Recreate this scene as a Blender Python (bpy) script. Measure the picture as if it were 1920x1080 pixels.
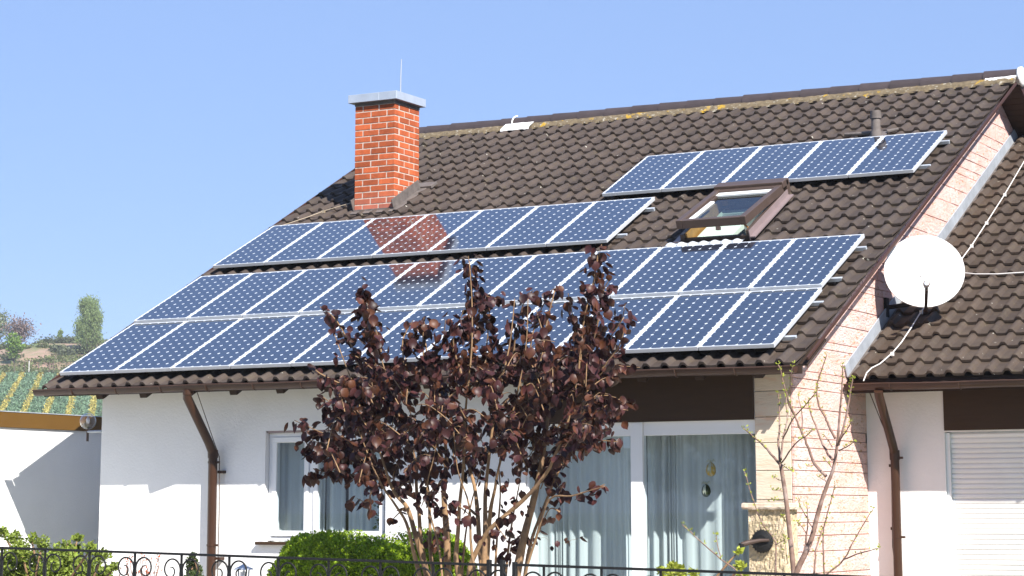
import bpy, bmesh, math, random
from math import sin, cos, pi, radians, sqrt, atan2, tan
from mathutils import Vector, Matrix

for o in list(bpy.data.objects): bpy.data.objects.remove(o)
S = bpy.context.scene
COL = S.collection
random.seed(7)

# ------------------------------------------------------------------ camera
CAM = Vector((17.24753646, -20.4052803, -1.61729835))
CR = Vector((0.87780109, 0.47902319, -0.00142627))
CU = Vector((0.07792983, -0.13986591, 0.98709902))
CF = Vector((-0.47264383, 0.86658774, 0.16010465))
FPX, PX0, PY0 = 4123.6745, 960.0, 289.1
cd = bpy.data.cameras.new('camera'); cam = bpy.data.objects.new('camera', cd); COL.objects.link(cam)
cam.matrix_world = Matrix(((CR.x, CU.x, -CF.x, CAM.x), (CR.y, CU.y, -CF.y, CAM.y), (CR.z, CU.z, -CF.z, CAM.z), (0, 0, 0, 1)))
cd.sensor_fit = 'HORIZONTAL'; cd.sensor_width = 36.0; cd.lens = FPX / 1920 * 36.0
cd.shift_y = -(540 - PY0) / 1920.0
cd.clip_start = 0.1; cd.clip_end = 6000
S.camera = cam

# ------------------------------------------------------------------ light
SUN = Vector((1.43, -1.0, 1.47)).normalized()
w = bpy.data.worlds.new('World'); S.world = w; w.use_nodes = True
nt = w.node_tree; nt.nodes.clear()
sky = nt.nodes.new('ShaderNodeTexSky'); sky.sky_type = 'NISHITA'; sky.sun_disc = False
sky.sun_elevation = math.asin(SUN.z); sky.sun_rotation = atan2(SUN.x, SUN.y)
sky.altitude = 1500; sky.air_density = 1.0; sky.dust_density = 0.3; sky.ozone_density = 2.5
bg = nt.nodes.new('ShaderNodeBackground'); bg.inputs[1].default_value = 0.12
wo = nt.nodes.new('ShaderNodeOutputWorld')
pale = nt.nodes.new('ShaderNodeMix'); pale.data_type = 'RGBA'; pale.inputs[0].default_value = 0.80      # flat pale blue put evenly into the sky colour
pale.inputs[7].default_value = (1.30, 1.98, 3.70, 1); nt.links.new(sky.outputs[0], pale.inputs[6]); nt.links.new(pale.outputs[2], bg.inputs[0]); nt.links.new(bg.outputs[0], wo.inputs[0])
sl = bpy.data.lights.new('sun', 'SUN'); sl.energy = 5.0; sl.angle = radians(0.5); sl.color = (1.0, 0.955, 0.885)
so = bpy.data.objects.new('sun', sl); COL.objects.link(so)
so.rotation_euler = SUN.to_track_quat('Z', 'Y').to_euler(); so.location = (20, -20, 25)
S.view_settings.view_transform = 'Standard'; S.view_settings.look = 'None'
S.view_settings.exposure = 0.96; S.view_settings.gamma = 1.0; S.view_settings.use_curve_mapping = False
S.render.engine = 'CYCLES'
S.cycles.max_bounces = 8; S.cycles.transparent_max_bounces = 16
S.cycles.caustics_reflective = False; S.cycles.caustics_refractive = False

# ------------------------------------------------------------------ geometry helpers
def at(x, y, Y):
    """point of the photograph's pixel (1920 wide) on the upright plane at depth Y"""
    d = CF + CR * ((x - PX0) / FPX) - CU * ((y - PY0) / FPX)
    return CAM + d * ((Y - CAM.y) / d.y)
def topx(p):
    d = Vector(p) - CAM; z = d.dot(CF)
    return PX0 + FPX * d.dot(CR) / z, PY0 - FPX * d.dot(CU) / z, z

AL = 0.48026; CA, SA = cos(AL), sin(AL)
def RP(u, v, h): return Vector((u, v * CA - h * SA, v * SA + h * CA))
def NP(u, v, h):            # the neighbour's roof, parallel and set back
    p = RP(u, v, h); return Vector((p.x, p.y + NY, p.z + NZ))
NY, NZ = 2.10, -0.03
GROUND = -3.3

class MB:
    def __init__(s): s.v = []; s.f = []; s.a = []
    def add(s, vs, fs):
        b = len(s.v); s.v += [tuple(p) for p in vs]; s.f += [tuple(i + b for i in f) for f in fs]
    def box(s, x0, x1, y0, y1, z0, z1):
        s.add([(x0,y0,z0),(x1,y0,z0),(x1,y1,z0),(x0,y1,z0),(x0,y0,z1),(x1,y0,z1),(x1,y1,z1),(x0,y1,z1)],
              [(0,3,2,1),(4,5,6,7),(0,1,5,4),(1,2,6,5),(2,3,7,6),(3,0,4,7)])
    def hexa(s, P):             # 8 points ordered as box()
        s.add(P, [(0,3,2,1),(4,5,6,7),(0,1,5,4),(1,2,6,5),(2,3,7,6),(3,0,4,7)])
    def rbox(s, fn, u0, u1, v0, v1, h0, h1):
        s.hexa([fn(u0,v0,h0),fn(u1,v0,h0),fn(u1,v1,h0),fn(u0,v1,h0),fn(u0,v0,h1),fn(u1,v0,h1),fn(u1,v1,h1),fn(u0,v1,h1)])
    def bar(s, a, b, w, h, up=(0,0,1)):
        a = Vector(a); b = Vector(b); d = (b - a).normalized(); up = Vector(up)
        x = d.cross(up).normalized() * w / 2; y = x.normalized().cross(d) * h / 2
        s.hexa([a-x-y, a+x-y, b+x-y, b-x-y, a-x+y, a+x+y, b+x+y, b-x+y])
    def tube(s, pts, r, n=8, caps=True):
        pts = [Vector(p) for p in pts]; m = len(pts)
        if not hasattr(r, '__len__'): r = [r] * m
        rings = []; prev = None
        for i, p in enumerate(pts):
            d = (pts[min(i+1, m-1)] - pts[max(i-1, 0)])
            d = d.normalized() if d.length > 1e-9 else Vector((0,0,1))
            if prev is None:
                ax = Vector((0,0,1)) if abs(d.z) < 0.9 else Vector((1,0,0))
                x = d.cross(ax).normalized()
            else:
                x = prev - d * prev.dot(d); x = x.normalized() if x.length > 1e-6 else d.orthogonal().normalized()
            prev = x; y = d.cross(x)
            rings.append([p + (x * cos(2*pi*k/n) + y * sin(2*pi*k/n)) * r[i] for k in range(n)])
        vs = [q for R in rings for q in R]; fs = []
        for i in range(m - 1):
            for k in range(n):
                fs.append((i*n+k, i*n+(k+1) % n, (i+1)*n+(k+1) % n, (i+1)*n+k))
        if caps:
            fs.append(tuple(range(n-1, -1, -1))); fs.append(tuple((m-1)*n + k for k in range(n)))
        s.add(vs, fs)
    def lathe(s, c, axis, prof, n=16):   # prof [(r, t)...] along axis
        c = Vector(c); a = Vector(axis).normalized(); x = a.orthogonal().normalized(); y = a.cross(x)
        vs = []; fs = []
        for r, t in prof:
            for k in range(n): vs.append(c + a * t + (x * cos(2*pi*k/n) + y * sin(2*pi*k/n)) * max(r, 1e-4))
        for i in range(len(prof) - 1):
            for k in range(n): fs.append((i*n+k, i*n+(k+1) % n, (i+1)*n+(k+1) % n, (i+1)*n+k))
        fs.append(tuple(range(n-1, -1, -1))); fs.append(tuple((len(prof)-1)*n + k for k in range(n)))
        s.add(vs, fs)
    def prism(s, poly, d):      # convex polygon (3D) pushed along vector d
        poly = [Vector(p) for p in poly]; d = Vector(d); n = len(poly)
        s.add([p for p in poly] + [p + d for p in poly],
              [tuple(range(n)), tuple(range(2*n-1, n-1, -1))] + [(i, i+n, (i+1) % n + n, (i+1) % n) for i in range(n)])

W = {}
def meshdata(name, mb, mat, smooth=False, bevel=0, origin=Vector((0,0,0))):
    me = bpy.data.meshes.new(name)
    me.from_pydata([(p[0]-origin.x, p[1]-origin.y, p[2]-origin.z) for p in mb.v], [], mb.f)
    me.materials.append(mat)
    bm = bmesh.new(); bm.from_mesh(me)
    bmesh.ops.recalc_face_normals(bm, faces=bm.faces) if not getattr(mb, 'open', False) else None
    if bevel: bmesh.ops.bevel(bm, geom=[e for e in bm.edges if len(e.link_faces) == 2 and e.calc_face_angle(0) > 0.6], offset=bevel, segments=1, affect='EDGES', clamp_overlap=True)
    bm.to_mesh(me); bm.free()
    if smooth:
        for p in me.polygons: p.use_smooth = True
        if smooth != 'all':
            try: me.set_sharp_from_angle(angle=radians(40))
            except Exception: pass
    me.update(); return me
def link(name, me, parent=None, **k):
    o = bpy.data.objects.new(name, me); COL.objects.link(o)
    if parent is not None: o.parent = parent; W[o] = W.get(parent, Vector((0,0,0)))
    else: W[o] = Vector((0,0,0))
    for a, b in k.items(): o[a] = b
    return o
def build(name, mb, mat, parent=None, smooth=False, bevel=0, **k):
    """one mesh object; coordinates are world coordinates"""
    org = W.get(parent, Vector((0,0,0))) if parent is not None else Vector((0,0,0))
    return link(name, meshdata(name, mb, mat, smooth, bevel, org), parent, **k)
def thing(name, label, cat, loc, group=None):
    o = bpy.data.objects.new(name, None); COL.objects.link(o); o.location = loc; o.empty_display_size = 0.2
    W[o] = Vector(loc); o['label'] = label; o['category'] = cat
    if group: o['group'] = group
    return o
def solo(name, mb, mat, label, cat, smooth=False, bevel=0, group=None, **k):
    """a thing that is one mesh: origin at its base"""
    xs = [p[0] for p in mb.v]; ys = [p[1] for p in mb.v]; zs = [p[2] for p in mb.v]
    org = Vector(((min(xs)+max(xs))/2, (min(ys)+max(ys))/2, min(zs)))
    o = link(name, meshdata(name, mb, mat, smooth, bevel, org)); o.location = org; W[o] = org
    o['label'] = label; o['category'] = cat
    if group: o['group'] = group
    for a, b in k.items(): o[a] = b
    return o

# ------------------------------------------------------------------ materials
def mat(name, col, rough=0.6, metal=0.0, var=0.0, vscale=6.0, bump=0.0, bscale=40.0, spec=0.3, col2=None, c2scale=8.0, c2lo=0.5, c2hi=0.6,
        rnd=0.0, coat=0.0, trans=0.0, stretch=(1,1,1), extra=None, detail=6):
    m = bpy.data.materials.new(name); m.use_nodes = True
    n = m.node_tree; N = n.nodes; L = n.links; p = N['Principled BSDF']
    p.inputs['Base Color'].default_value = (*col, 1); p.inputs['Roughness'].default_value = rough
    p.inputs['Metallic'].default_value = metal; p.inputs['Specular IOR Level'].default_value = spec
    if coat: p.inputs['Coat Weight'].default_value = coat; p.inputs['Coat Roughness'].default_value = 0.05
    geo = N.new('ShaderNodeNewGeometry'); mp = N.new('ShaderNodeMapping'); L.new(geo.outputs['Position'], mp.inputs[0])
    mp.inputs['Scale'].default_value = stretch
    out = None
    def rgb(c): r = N.new('ShaderNodeRGB'); r.outputs[0].default_value = (*c, 1); return r.outputs[0]
    cur = rgb(col)
    def noise(scale, det=detail, r=0.6, loc=0.0):
        t = N.new('ShaderNodeTexNoise'); t.inputs['Scale'].default_value = scale; t.inputs['Detail'].default_value = det
        t.inputs['Roughness'].default_value = r
        if loc:
            m2 = N.new('ShaderNodeMapping'); m2.inputs['Location'].default_value = (loc, loc*0.7, loc*1.3); L.new(mp.outputs[0], m2.inputs[0]); L.new(m2.outputs[0], t.inputs[0])
        else: L.new(mp.outputs[0], t.inputs[0])
        return t.outputs[0]
    def ramp(fac, lo, hi):
        r = N.new('ShaderNodeMapRange'); r.inputs[1].default_value = lo; r.inputs[2].default_value = hi; L.new(fac, r.inputs[0]); return r.outputs[0]
    def mix(fac, a, b, mode='MIX'):
        x = N.new('ShaderNodeMix'); x.data_type = 'RGBA'; x.blend_type = mode
        if hasattr(fac, 'links') or hasattr(fac, 'node'): L.new(fac, x.inputs[0])
        else: x.inputs[0].default_value = fac
        L.new(a, x.inputs[6]); L.new(b, x.inputs[7]); return x.outputs[2]
    def scale(fac, cur, amount):
        mr = N.new('ShaderNodeMapRange'); mr.inputs[1].default_value = 0.25; mr.inputs[2].default_value = 0.75
        mr.inputs[3].default_value = 1 - amount; mr.inputs[4].default_value = 1 + amount; L.new(fac, mr.inputs[0])
        v = N.new('ShaderNodeVectorMath'); v.operation = 'SCALE'; L.new(cur, v.inputs[0]); L.new(mr.outputs[0], v.inputs['Scale']); return v.outputs[0]
    if col2: cur = mix(ramp(noise(c2scale, loc=3.1), c2lo, c2hi), cur, rgb(col2))
    if var: cur = scale(noise(vscale), cur, var)
    if rnd:
        oi = N.new('ShaderNodeObjectInfo'); at_ = N.new('ShaderNodeAttribute'); at_.attribute_name = 'tone'
        ad = N.new('ShaderNodeMath'); ad.operation = 'ADD'; L.new(oi.outputs['Random'], ad.inputs[0]); L.new(at_.outputs['Fac'], ad.inputs[1])
        fr = N.new('ShaderNodeMath'); fr.operation = 'FRACT'; L.new(ad.outputs[0], fr.inputs[0])
        mr = N.new('ShaderNodeMapRange'); mr.inputs[3].default_value = 1 - rnd; mr.inputs[4].default_value = 1 + rnd; L.new(fr.outputs[0], mr.inputs[0])
        v = N.new('ShaderNodeVectorMath'); v.operation = 'SCALE'; L.new(cur, v.inputs[0]); L.new(mr.outputs[0], v.inputs['Scale']); cur = v.outputs[0]
    if extra: cur = extra(N, L, cur, noise, ramp, mix, rgb, p)
    L.new(cur, p.inputs['Base Color'])
    if bump:
        b = N.new('ShaderNodeBump'); b.inputs['Strength'].default_value = 1.0; b.inputs['Distance'].default_value = bump
        L.new(noise(bscale, det=4), b.inputs['Height']); L.new(b.outputs[0], p.inputs['Normal'])
    if trans:
        tr = N.new('ShaderNodeBsdfTranslucent'); L.new(cur, tr.inputs[0]); ms = N.new('ShaderNodeMixShader'); ms.inputs[0].default_value = trans
        L.new(p.outputs[0], ms.inputs[1]); L.new(tr.outputs[0], ms.inputs[2]); L.new(ms.outputs[0], N['Material Output'].inputs[0])
    return m

def tile_extra(N, L, cur, noise, ramp, mix, rgb, p):
    cur = mix(ramp(noise(9, loc=5), 0.56, 0.75), cur, rgb((0.080, 0.062, 0.038)))          # mossy tinge
    cur = mix(ramp(noise(1.1, loc=9, det=3), 0.55, 0.75), cur, rgb((0.044, 0.032, 0.026)))
    f = ramp(noise(17, det=2, loc=2), 0.73, 0.75)
    cur = mix(f, cur, rgb((0.45, 0.43, 0.36)))                                                # lichen dots
    return cur
M = {}
M['tile'] = mat('roof_tile', (0.062, 0.046, 0.037), rough=0.66, var=0.22, vscale=3.5, rnd=0.14, bump=0.002, bscale=120, extra=tile_extra)
M['tileR'] = mat('roof_tile_right', (0.062, 0.044, 0.032), rough=0.66, var=0.25, vscale=3.5, rnd=0.14, bump=0.002, bscale=120, extra=tile_extra)
M['ridge'] = mat('ridge_tile', (0.055, 0.042, 0.042), rough=0.55, var=0.2, rnd=0.1, bump=0.002, bscale=80)
def mortar_extra(N, L, cur, noise, ramp, mix, rgb, p):
    cur = mix(ramp(noise(5, det=8, loc=4), 0.60, 0.64), cur, rgb((0.38, 0.235, 0.03)))
    return mix(ramp(noise(16, det=4, loc=8), 0.60, 0.66), cur, rgb((0.36, 0.33, 0.27)))
M['mortar'] = mat('ridge_mortar', (0.15, 0.115, 0.07), rough=0.95, var=0.45, vscale=18, bump=0.01, bscale=60, extra=mortar_extra)
M['wmortar'] = mat('white_mortar', (0.75, 0.74, 0.72), rough=0.9, var=0.1, vscale=20, bump=0.004, bscale=60)
M['deck'] = mat('roof_underlay', (0.03, 0.022, 0.018), rough=0.9)
M['plaster'] = mat('white_plaster', (0.80, 0.79, 0.78), rough=0.92, var=0.045, vscale=1.2, bump=0.005, bscale=32)
M['plaster_smooth'] = mat('smooth_plaster', (0.80, 0.79, 0.78), rough=0.92, var=0.03, vscale=2, bump=0.004, bscale=60)
M['brown_board'] = mat('dark_brown_board', (0.042, 0.021, 0.008), rough=0.65, var=0.15, vscale=4, stretch=(1, 1, 6))
M['ochre'] = mat('ochre_fascia', (0.125, 0.064, 0.012), rough=0.6, var=0.08, vscale=3)
M['gutter'] = mat('brown_gutter', (0.058, 0.030, 0.020), rough=0.42, var=0.15, vscale=5)
M['pipe'] = mat('brown_pipe', (0.044, 0.020, 0.011), rough=0.38, var=0.12, vscale=5)
M['barge'] = mat('barge_paint', (0.055, 0.024, 0.016), rough=0.6)
M['wood'] = mat('dark_rafter', (0.035, 0.020, 0.013), rough=0.8, var=0.3, vscale=8)
M['wood_light'] = mat('pine_reveal', (0.42, 0.20, 0.06), rough=0.5, var=0.3, vscale=10, stretch=(6, 1, 1))
M['alu'] = mat('aluminium', (0.66, 0.68, 0.71), rough=0.42, metal=0.35, var=0.05, vscale=6)
M['alu_dull'] = mat('zinc', (0.42, 0.45, 0.49), rough=0.5, metal=0.3, var=0.25, vscale=5)
M['capzinc'] = mat('cap_zinc', (0.42, 0.47, 0.55), rough=0.5, metal=0.3, var=0.12, vscale=5)
M['flash_brown'] = mat('taupe_metal', (0.26, 0.20, 0.20), rough=0.45, metal=0.2, var=0.1)
M['lead'] = mat('lead_flashing', (0.13, 0.11, 0.10), rough=0.7, var=0.35, vscale=9)
M['white'] = mat('white_frame_paint', (0.80, 0.80, 0.80), rough=0.35, var=0.02)
M['sashbrown'] = mat('roof_window_sash', (0.085, 0.058, 0.047), rough=0.45, metal=0.15, var=0.12)
M['black'] = mat('black_iron', (0.010, 0.010, 0.010), rough=0.6, spec=0.3, var=0.3, vscale=30)
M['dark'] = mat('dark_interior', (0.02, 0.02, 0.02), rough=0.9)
M['backsheet'] = mat('panel_backsheet', (0.62, 0.66, 0.72), rough=0.12, spec=0.5)
def cell_extra(N, L, cur, noise, ramp, mix, rgb, p):
    return cur
M['cell'] = mat('solar_cell', (0.012, 0.018, 0.034), rough=0.08, var=0.12, vscale=3, rnd=0.12, spec=0.5, coat=0.95)
def brick_extra(N, L, cur, noise, ramp, mix, rgb, p):
    g = N.new('ShaderNodeNewGeometry'); sx = N.new('ShaderNodeSeparateXYZ'); L.new(g.outputs['Position'], sx.inputs[0])
    f = N.new('ShaderNodeMapRange'); f.inputs[1].default_value = 2.75; f.inputs[2].default_value = 2.45; f.inputs[4].default_value = 0.6; L.new(sx.outputs[2], f.inputs[0])
    return mix(f.outputs[0], cur, rgb((0.40, 0.16, 0.13)))         # salts near the roof
M['brick'] = mat('red_brick', (0.40, 0.092, 0.032), rough=0.88, var=0.24, vscale=10, rnd=0.28, bump=0.003, bscale=70, extra=brick_extra)
M['joint'] = mat('brick_mortar', (0.50, 0.41, 0.35), rough=0.95, var=0.35, vscale=25, bump=0.003, bscale=90)
def stone_extra(N, L, cur, noise, ramp, mix, rgb, p):
    oi = N.new('ShaderNodeObjectInfo'); rr = N.new('ShaderNodeMapRange'); rr.inputs[1].default_value = .35; rr.inputs[2].default_value = .9; rr.inputs[4].default_value = .75; L.new(oi.outputs['Random'], rr.inputs[0])
    cur = mix(rr.outputs[0], cur, rgb((0.72, 0.45, 0.40)))
    cur = mix(ramp(noise(2.3, det=3, loc=6), 0.42, 0.62), cur, rgb((0.70, 0.44, 0.38)))
    wv = noise(11, det=8, loc=1)
    cur = mix(ramp(wv, 0.58, 0.65), cur, rgb((0.50, 0.29, 0.17)))
    cur = mix(ramp(noise(30, det=5, loc=7), 0.60, 0.67), cur, rgb((0.36, 0.21, 0.12)))
    return cur
M['stone'] = mat('pink_sandstone', (0.72, 0.54, 0.50), rough=0.9, var=0.16, vscale=7, rnd=0.14, bump=0.022, bscale=20, stretch=(1, 1, 2.2), extra=stone_extra)
M['stonejoint'] = mat('stone_joint', (0.40, 0.31, 0.25), rough=0.95, var=0.6, vscale=12)
M['pierstone'] = mat('cream_sandstone', (0.62, 0.52, 0.41), rough=0.9, var=0.10, vscale=3, rnd=0.08, bump=0.006, bscale=14, stretch=(1, 1, 5), col2=(0.60, 0.40, 0.28), c2scale=3, c2lo=0.52, c2hi=0.72)
M['rough'] = mat('rough_stone', (0.46, 0.37, 0.24), rough=0.95, var=0.35, vscale=18, bump=0.03, bscale=24, col2=(0.58, 0.47, 0.33), c2scale=12)
M['dish'] = mat('dish_white', (0.82, 0.81, 0.80), rough=0.5, var=0.02)
M['cable'] = mat('white_cable', (0.66, 0.63, 0.60), rough=0.5)
M['wire'] = mat('conductor_wire', (0.42, 0.34, 0.24), rough=0.4, metal=0.4)
M['shutter'] = mat('roller_shutter', (0.78, 0.77, 0.76), rough=0.45, var=0.03)
M['bark'] = mat('hazel_bark', (0.27, 0.165, 0.085), rough=0.8, var=0.35, vscale=12, col2=(0.16, 0.10, 0.06), c2scale=5, c2lo=0.45, c2hi=0.65)
M['bark2'] = mat('fruit_tree_bark', (0.20, 0.125, 0.095), rough=0.75, var=0.35, vscale=16, col2=(0.33, 0.25, 0.22), c2scale=9, c2lo=0.5, c2hi=0.7)
M['bark3'] = mat('far_bark', (0.12, 0.085, 0.07), rough=0.9)
def leafmat(name, col, var=0.3, rough=0.45, trans=0.25, rnd=0.3, **k):
    return mat(name, col, rough=rough, var=var, vscale=6, rnd=rnd, trans=trans, detail=2, **k)
M['purple'] = leafmat('purple_leaf', (0.046, 0.016, 0.016), rough=0.45, trans=0.18, rnd=0.55, col2=(0.075, 0.028, 0.014), c2scale=5, spec=0.3)
M['hedge'] = leafmat('hedge_leaf', (0.25, 0.36, 0.018), trans=0.3, rnd=0.4)
M['shrub'] = leafmat('shrub_leaf', (0.21, 0.27, 0.045), trans=0.3, rnd=0.4)
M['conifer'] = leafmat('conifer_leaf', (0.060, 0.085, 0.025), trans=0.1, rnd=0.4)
M['bud'] = leafmat('fresh_bud', (0.34, 0.38, 0.05), trans=0.3, rnd=0.25)
M['poplar'] = leafmat('poplar_leaf', (0.22, 0.29, 0.11), trans=0.35, rnd=0.35)
M['bush'] = leafmat('far_bush_leaf', (0.13, 0.15, 0.055), trans=0.25, rnd=0.4)
M['bush2'] = leafmat('far_dark_bush_leaf', (0.095, 0.11, 0.055), trans=0.2, rnd=0.4)
M['greentree'] = leafmat('young_tree_leaf', (0.17, 0.27, 0.04), trans=0.35, rnd=0.3)
M['twigtree'] = leafmat('budding_twig', (0.20, 0.14, 0.12), trans=0.1, rnd=0.35)
M['paletree'] = leafmat('pale_tree_leaf', (0.20, 0.23, 0.12), trans=0.3, rnd=0.3)
M['vine'] = leafmat('vineyard_grass', (0.12, 0.19, 0.11), trans=0.1, rnd=0.35)
M['yellow'] = leafmat('yellow_blossom', (0.38, 0.32, 0.08), trans=0.1, rnd=0.3)
M['redbud'] = leafmat('red_bud', (0.50, 0.10, 0.03))
def ground_extra(N, L, cur, noise, ramp, mix, rgb, p):
    g = N.new('ShaderNodeNewGeometry'); d = N.new('ShaderNodeVectorMath'); d.operation = 'DOT_PRODUCT'
    d.inputs[1].default_value = (-.652, .758, 0); L.new(g.outputs['Position'], d.inputs[0])
    s = N.new('ShaderNodeMath'); s.operation = 'SUBTRACT'; L.new(d.outputs['Value'], s.inputs[0]); s.inputs[1].default_value = CAM.x * -.652 + CAM.y * .758
    r1 = ramp(s.outputs[0], 345, 352); r2 = ramp(s.outputs[0], 392, 380)
    mm = N.new('ShaderNodeMath'); mm.operation = 'MULTIPLY'; L.new(r1, mm.inputs[0]); L.new(r2, mm.inputs[1])
    n2 = ramp(noise(0.09, loc=3), 0.42, 0.56)
    m3 = N.new('ShaderNodeMath'); m3.operation = 'MULTIPLY'; L.new(mm.outputs[0], m3.inputs[0]); L.new(n2, m3.inputs[1])
    return mix(m3.outputs[0], cur, rgb((0.33, 0.22, 0.16)))
M['ground'] = mat('ground_grass', (0.11, 0.15, 0.05), rough=0.95, var=0.4, vscale=0.6, col2=(0.17, 0.14, 0.08), c2scale=0.15, bump=0.05, bscale=8, extra=ground_extra)
M['road'] = mat('asphalt', (0.05, 0.05, 0.05), rough=0.9, var=0.2, vscale=20, bump=0.003, bscale=200)
M['paving'] = mat('pale_paving', (0.52, 0.48, 0.41), rough=0.9, var=0.2, vscale=3)
def curtain_extra(N, L, cur, noise, ramp, mix, rgb, p): return cur
M['curtain'] = mat('sheer_curtain', (0.57, 0.585, 0.58), rough=0.9, var=0.30, vscale=9, stretch=(1, .2, 0.004), detail=2)  # upright tone stripes put pleat shading and denser cloth folds into the colour
M['eggY'] = mat('yellow_egg', (0.62, 0.36, 0.03), rough=0.5, col2=(0.5, 0.42, 0.3), c2scale=60, c2lo=0.5, c2hi=0.55)
M['eggG'] = mat('green_egg', (0.035, 0.045, 0.01), rough=0.5)
M['eggS'] = mat('egg_stripe', (0.55, 0.52, 0.38), rough=0.7, var=0.5, vscale=90)
def glassmat(name, tint, refl=1.0, rough=0.0):
    m = bpy.data.materials.new(name); m.use_nodes = True; N = m.node_tree.nodes; L = m.node_tree.links; N.clear()
    o = N.new('ShaderNodeOutputMaterial'); t = N.new('ShaderNodeBsdfTransparent'); t.inputs[0].default_value = (*tint, 1)
    g = N.new('ShaderNodeBsdfGlossy'); g.inputs['Roughness'].default_value = rough
    f = N.new('ShaderNodeFresnel'); f.inputs[0].default_value = 1.52
    a = N.new('ShaderNodeMath'); a.operation = 'MULTIPLY'; a.inputs[1].default_value = refl; 
    ge = N.new('ShaderNodeNewGeometry'); inv = N.new('ShaderNodeMath'); inv.operation = 'SUBTRACT'; inv.inputs[0].default_value = 1.0; L.new(ge.outputs['Backfacing'], inv.inputs[1])
    f2 = N.new('ShaderNodeMath'); f2.operation = 'MULTIPLY'; L.new(f.outputs[0], f2.inputs[0]); L.new(inv.outputs[0], f2.inputs[1]); L.new(f2.outputs[0], a.inputs[0])
    x = N.new('ShaderNodeMixShader'); L.new(a.outputs[0], x.inputs[0]); L.new(t.outputs[0], x.inputs[1]); L.new(g.outputs[0], x.inputs[2]); L.new(x.outputs[0], o.inputs[0])
    return m
M['glass'] = glassmat('window_glass', (0.91, 0.95, 0.96), 1.4)
M['globe'] = glassmat('lamp_globe_glass', (0.88, 0.88, 0.92), 3.2, 0.35)
M['roofglass'] = glassmat('roof_window_glass', (0.72, 0.80, 0.76), 1.0, 0.02)

# ------------------------------------------------------------------ ground and hill (one sheet)
GD = Vector((-.652, .758, 0)).normalized(); GE = Vector((GD.y, -GD.x, 0))
def gz(d, e):
    k = [(-1e4, -1.68), (195, -1.68), (225, 2.2), (264, 9.84), (357, 21.55), (382, 27.4), (460, 31.0), (700, 30.0), (1500, 10.0), (1e5, 10.0)]
    for (a, za), (b, zb) in zip(k, k[1:]):
        if a <= d <= b:
            t = (d - a) / (b - a); z = za + (zb - za) * t; break
    if d > 230: z += 0.5 * sin(e * 0.05 + d * 0.02) * min(1, (d - 230) / 200)
    if d > 360: z += 1.0 * sin(e * 0.11) + 0.5 * sin(e * 0.31 + 1)
    return z + CAM.z
gm = MB(); ds = [-1200, -600, -200, -60, 0, 60, 140, 180, 195, 205, 215, 225, 235, 250, 264, 280, 300, 320, 340, 357, 362, 368, 374, 382, 390, 400, 420, 440, 460, 520, 600, 700, 900, 1200, 1500]
es = [-1600, -1200, -600, -300, -150] + list(range(-100, 101, 10)) + [150, 300, 600, 1200, 1600]
for d in ds:
    for e in es:
        p = CAM + GD * d + GE * e; gm.v.append((p.x, p.y, gz(d, e)))
ne = len(es)
for i in range(len(ds) - 1):
    for j in range(ne - 1): gm.f.append((i*ne+j, i*ne+j+1, (i+1)*ne+j+1, (i+1)*ne+j))
build('ground', gm, M['ground'], smooth='all', kind='structure')
rd = MB(); rd.box(-60, 60, -13.5, -7.6, GROUND + 0.002, GROUND + 0.006); build('road', rd, M['road'], kind='structure')
rd = MB(); rd.box(-60, 60, -7.6, -5.6, GROUND - 0.1, GROUND + 0.13); build('pavement', rd, M['paving'], bevel=0.01, kind='structure')
rd = MB(); rd.box(0.2, 15.5, -4.8, 0.5, GROUND - 0.1, GROUND + 0.02); build('bounce_paving', rd, M['paving'], kind='structure')  # unseen path, widened and paled to bounce sunlight onto the shaded walls

# leaf-clump generator: quads scattered, one mesh, with a per-face tone
def leafmesh(name, pts, size, mt, parent=None, up=0.3, kind='stuff', squash=1.0, aspect=0.6, rng=None, flat=False, **kw):
    rng = rng or random; vs = []; fs = []; tone = []
    org = W.get(parent, Vector((0,0,0))) if parent is not None else Vector((0,0,0))
    for p in pts:
        p = Vector(p) - org
        a = rng.uniform(0, 2*pi); el = rng.uniform(-0.9, 0.9)
        d = Vector((cos(a)*cos(el), sin(a)*cos(el), sin(el) + up)).normalized()
        n = Vector((rng.gauss(0,1), rng.gauss(0,1), rng.gauss(0,1))); x = d.cross(n)
        if x.length < 1e-3: continue
        x.normalize(); s = size * rng.uniform(0.6, 1.3); b = len(vs)
        y = x.cross(d) * s * 0.12
        vs += [p, p + d*s*0.45 + x*s*aspect*0.5 + y, p + d*s, p + d*s*0.45 - x*s*aspect*0.5 + y]
        fs.append((b, b+1, b+2, b+3)); tone.append(rng.random())
    me = bpy.data.meshes.new(name); me.from_pydata(vs, [], fs); me.materials.append(mt)
    at_ = me.attributes.new('tone', 'FLOAT', 'FACE'); at_.data.foreach_set('value', tone)
    o = link(name, me, parent, **kw)
    if kind: o['kind'] = kind
    return o

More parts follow.
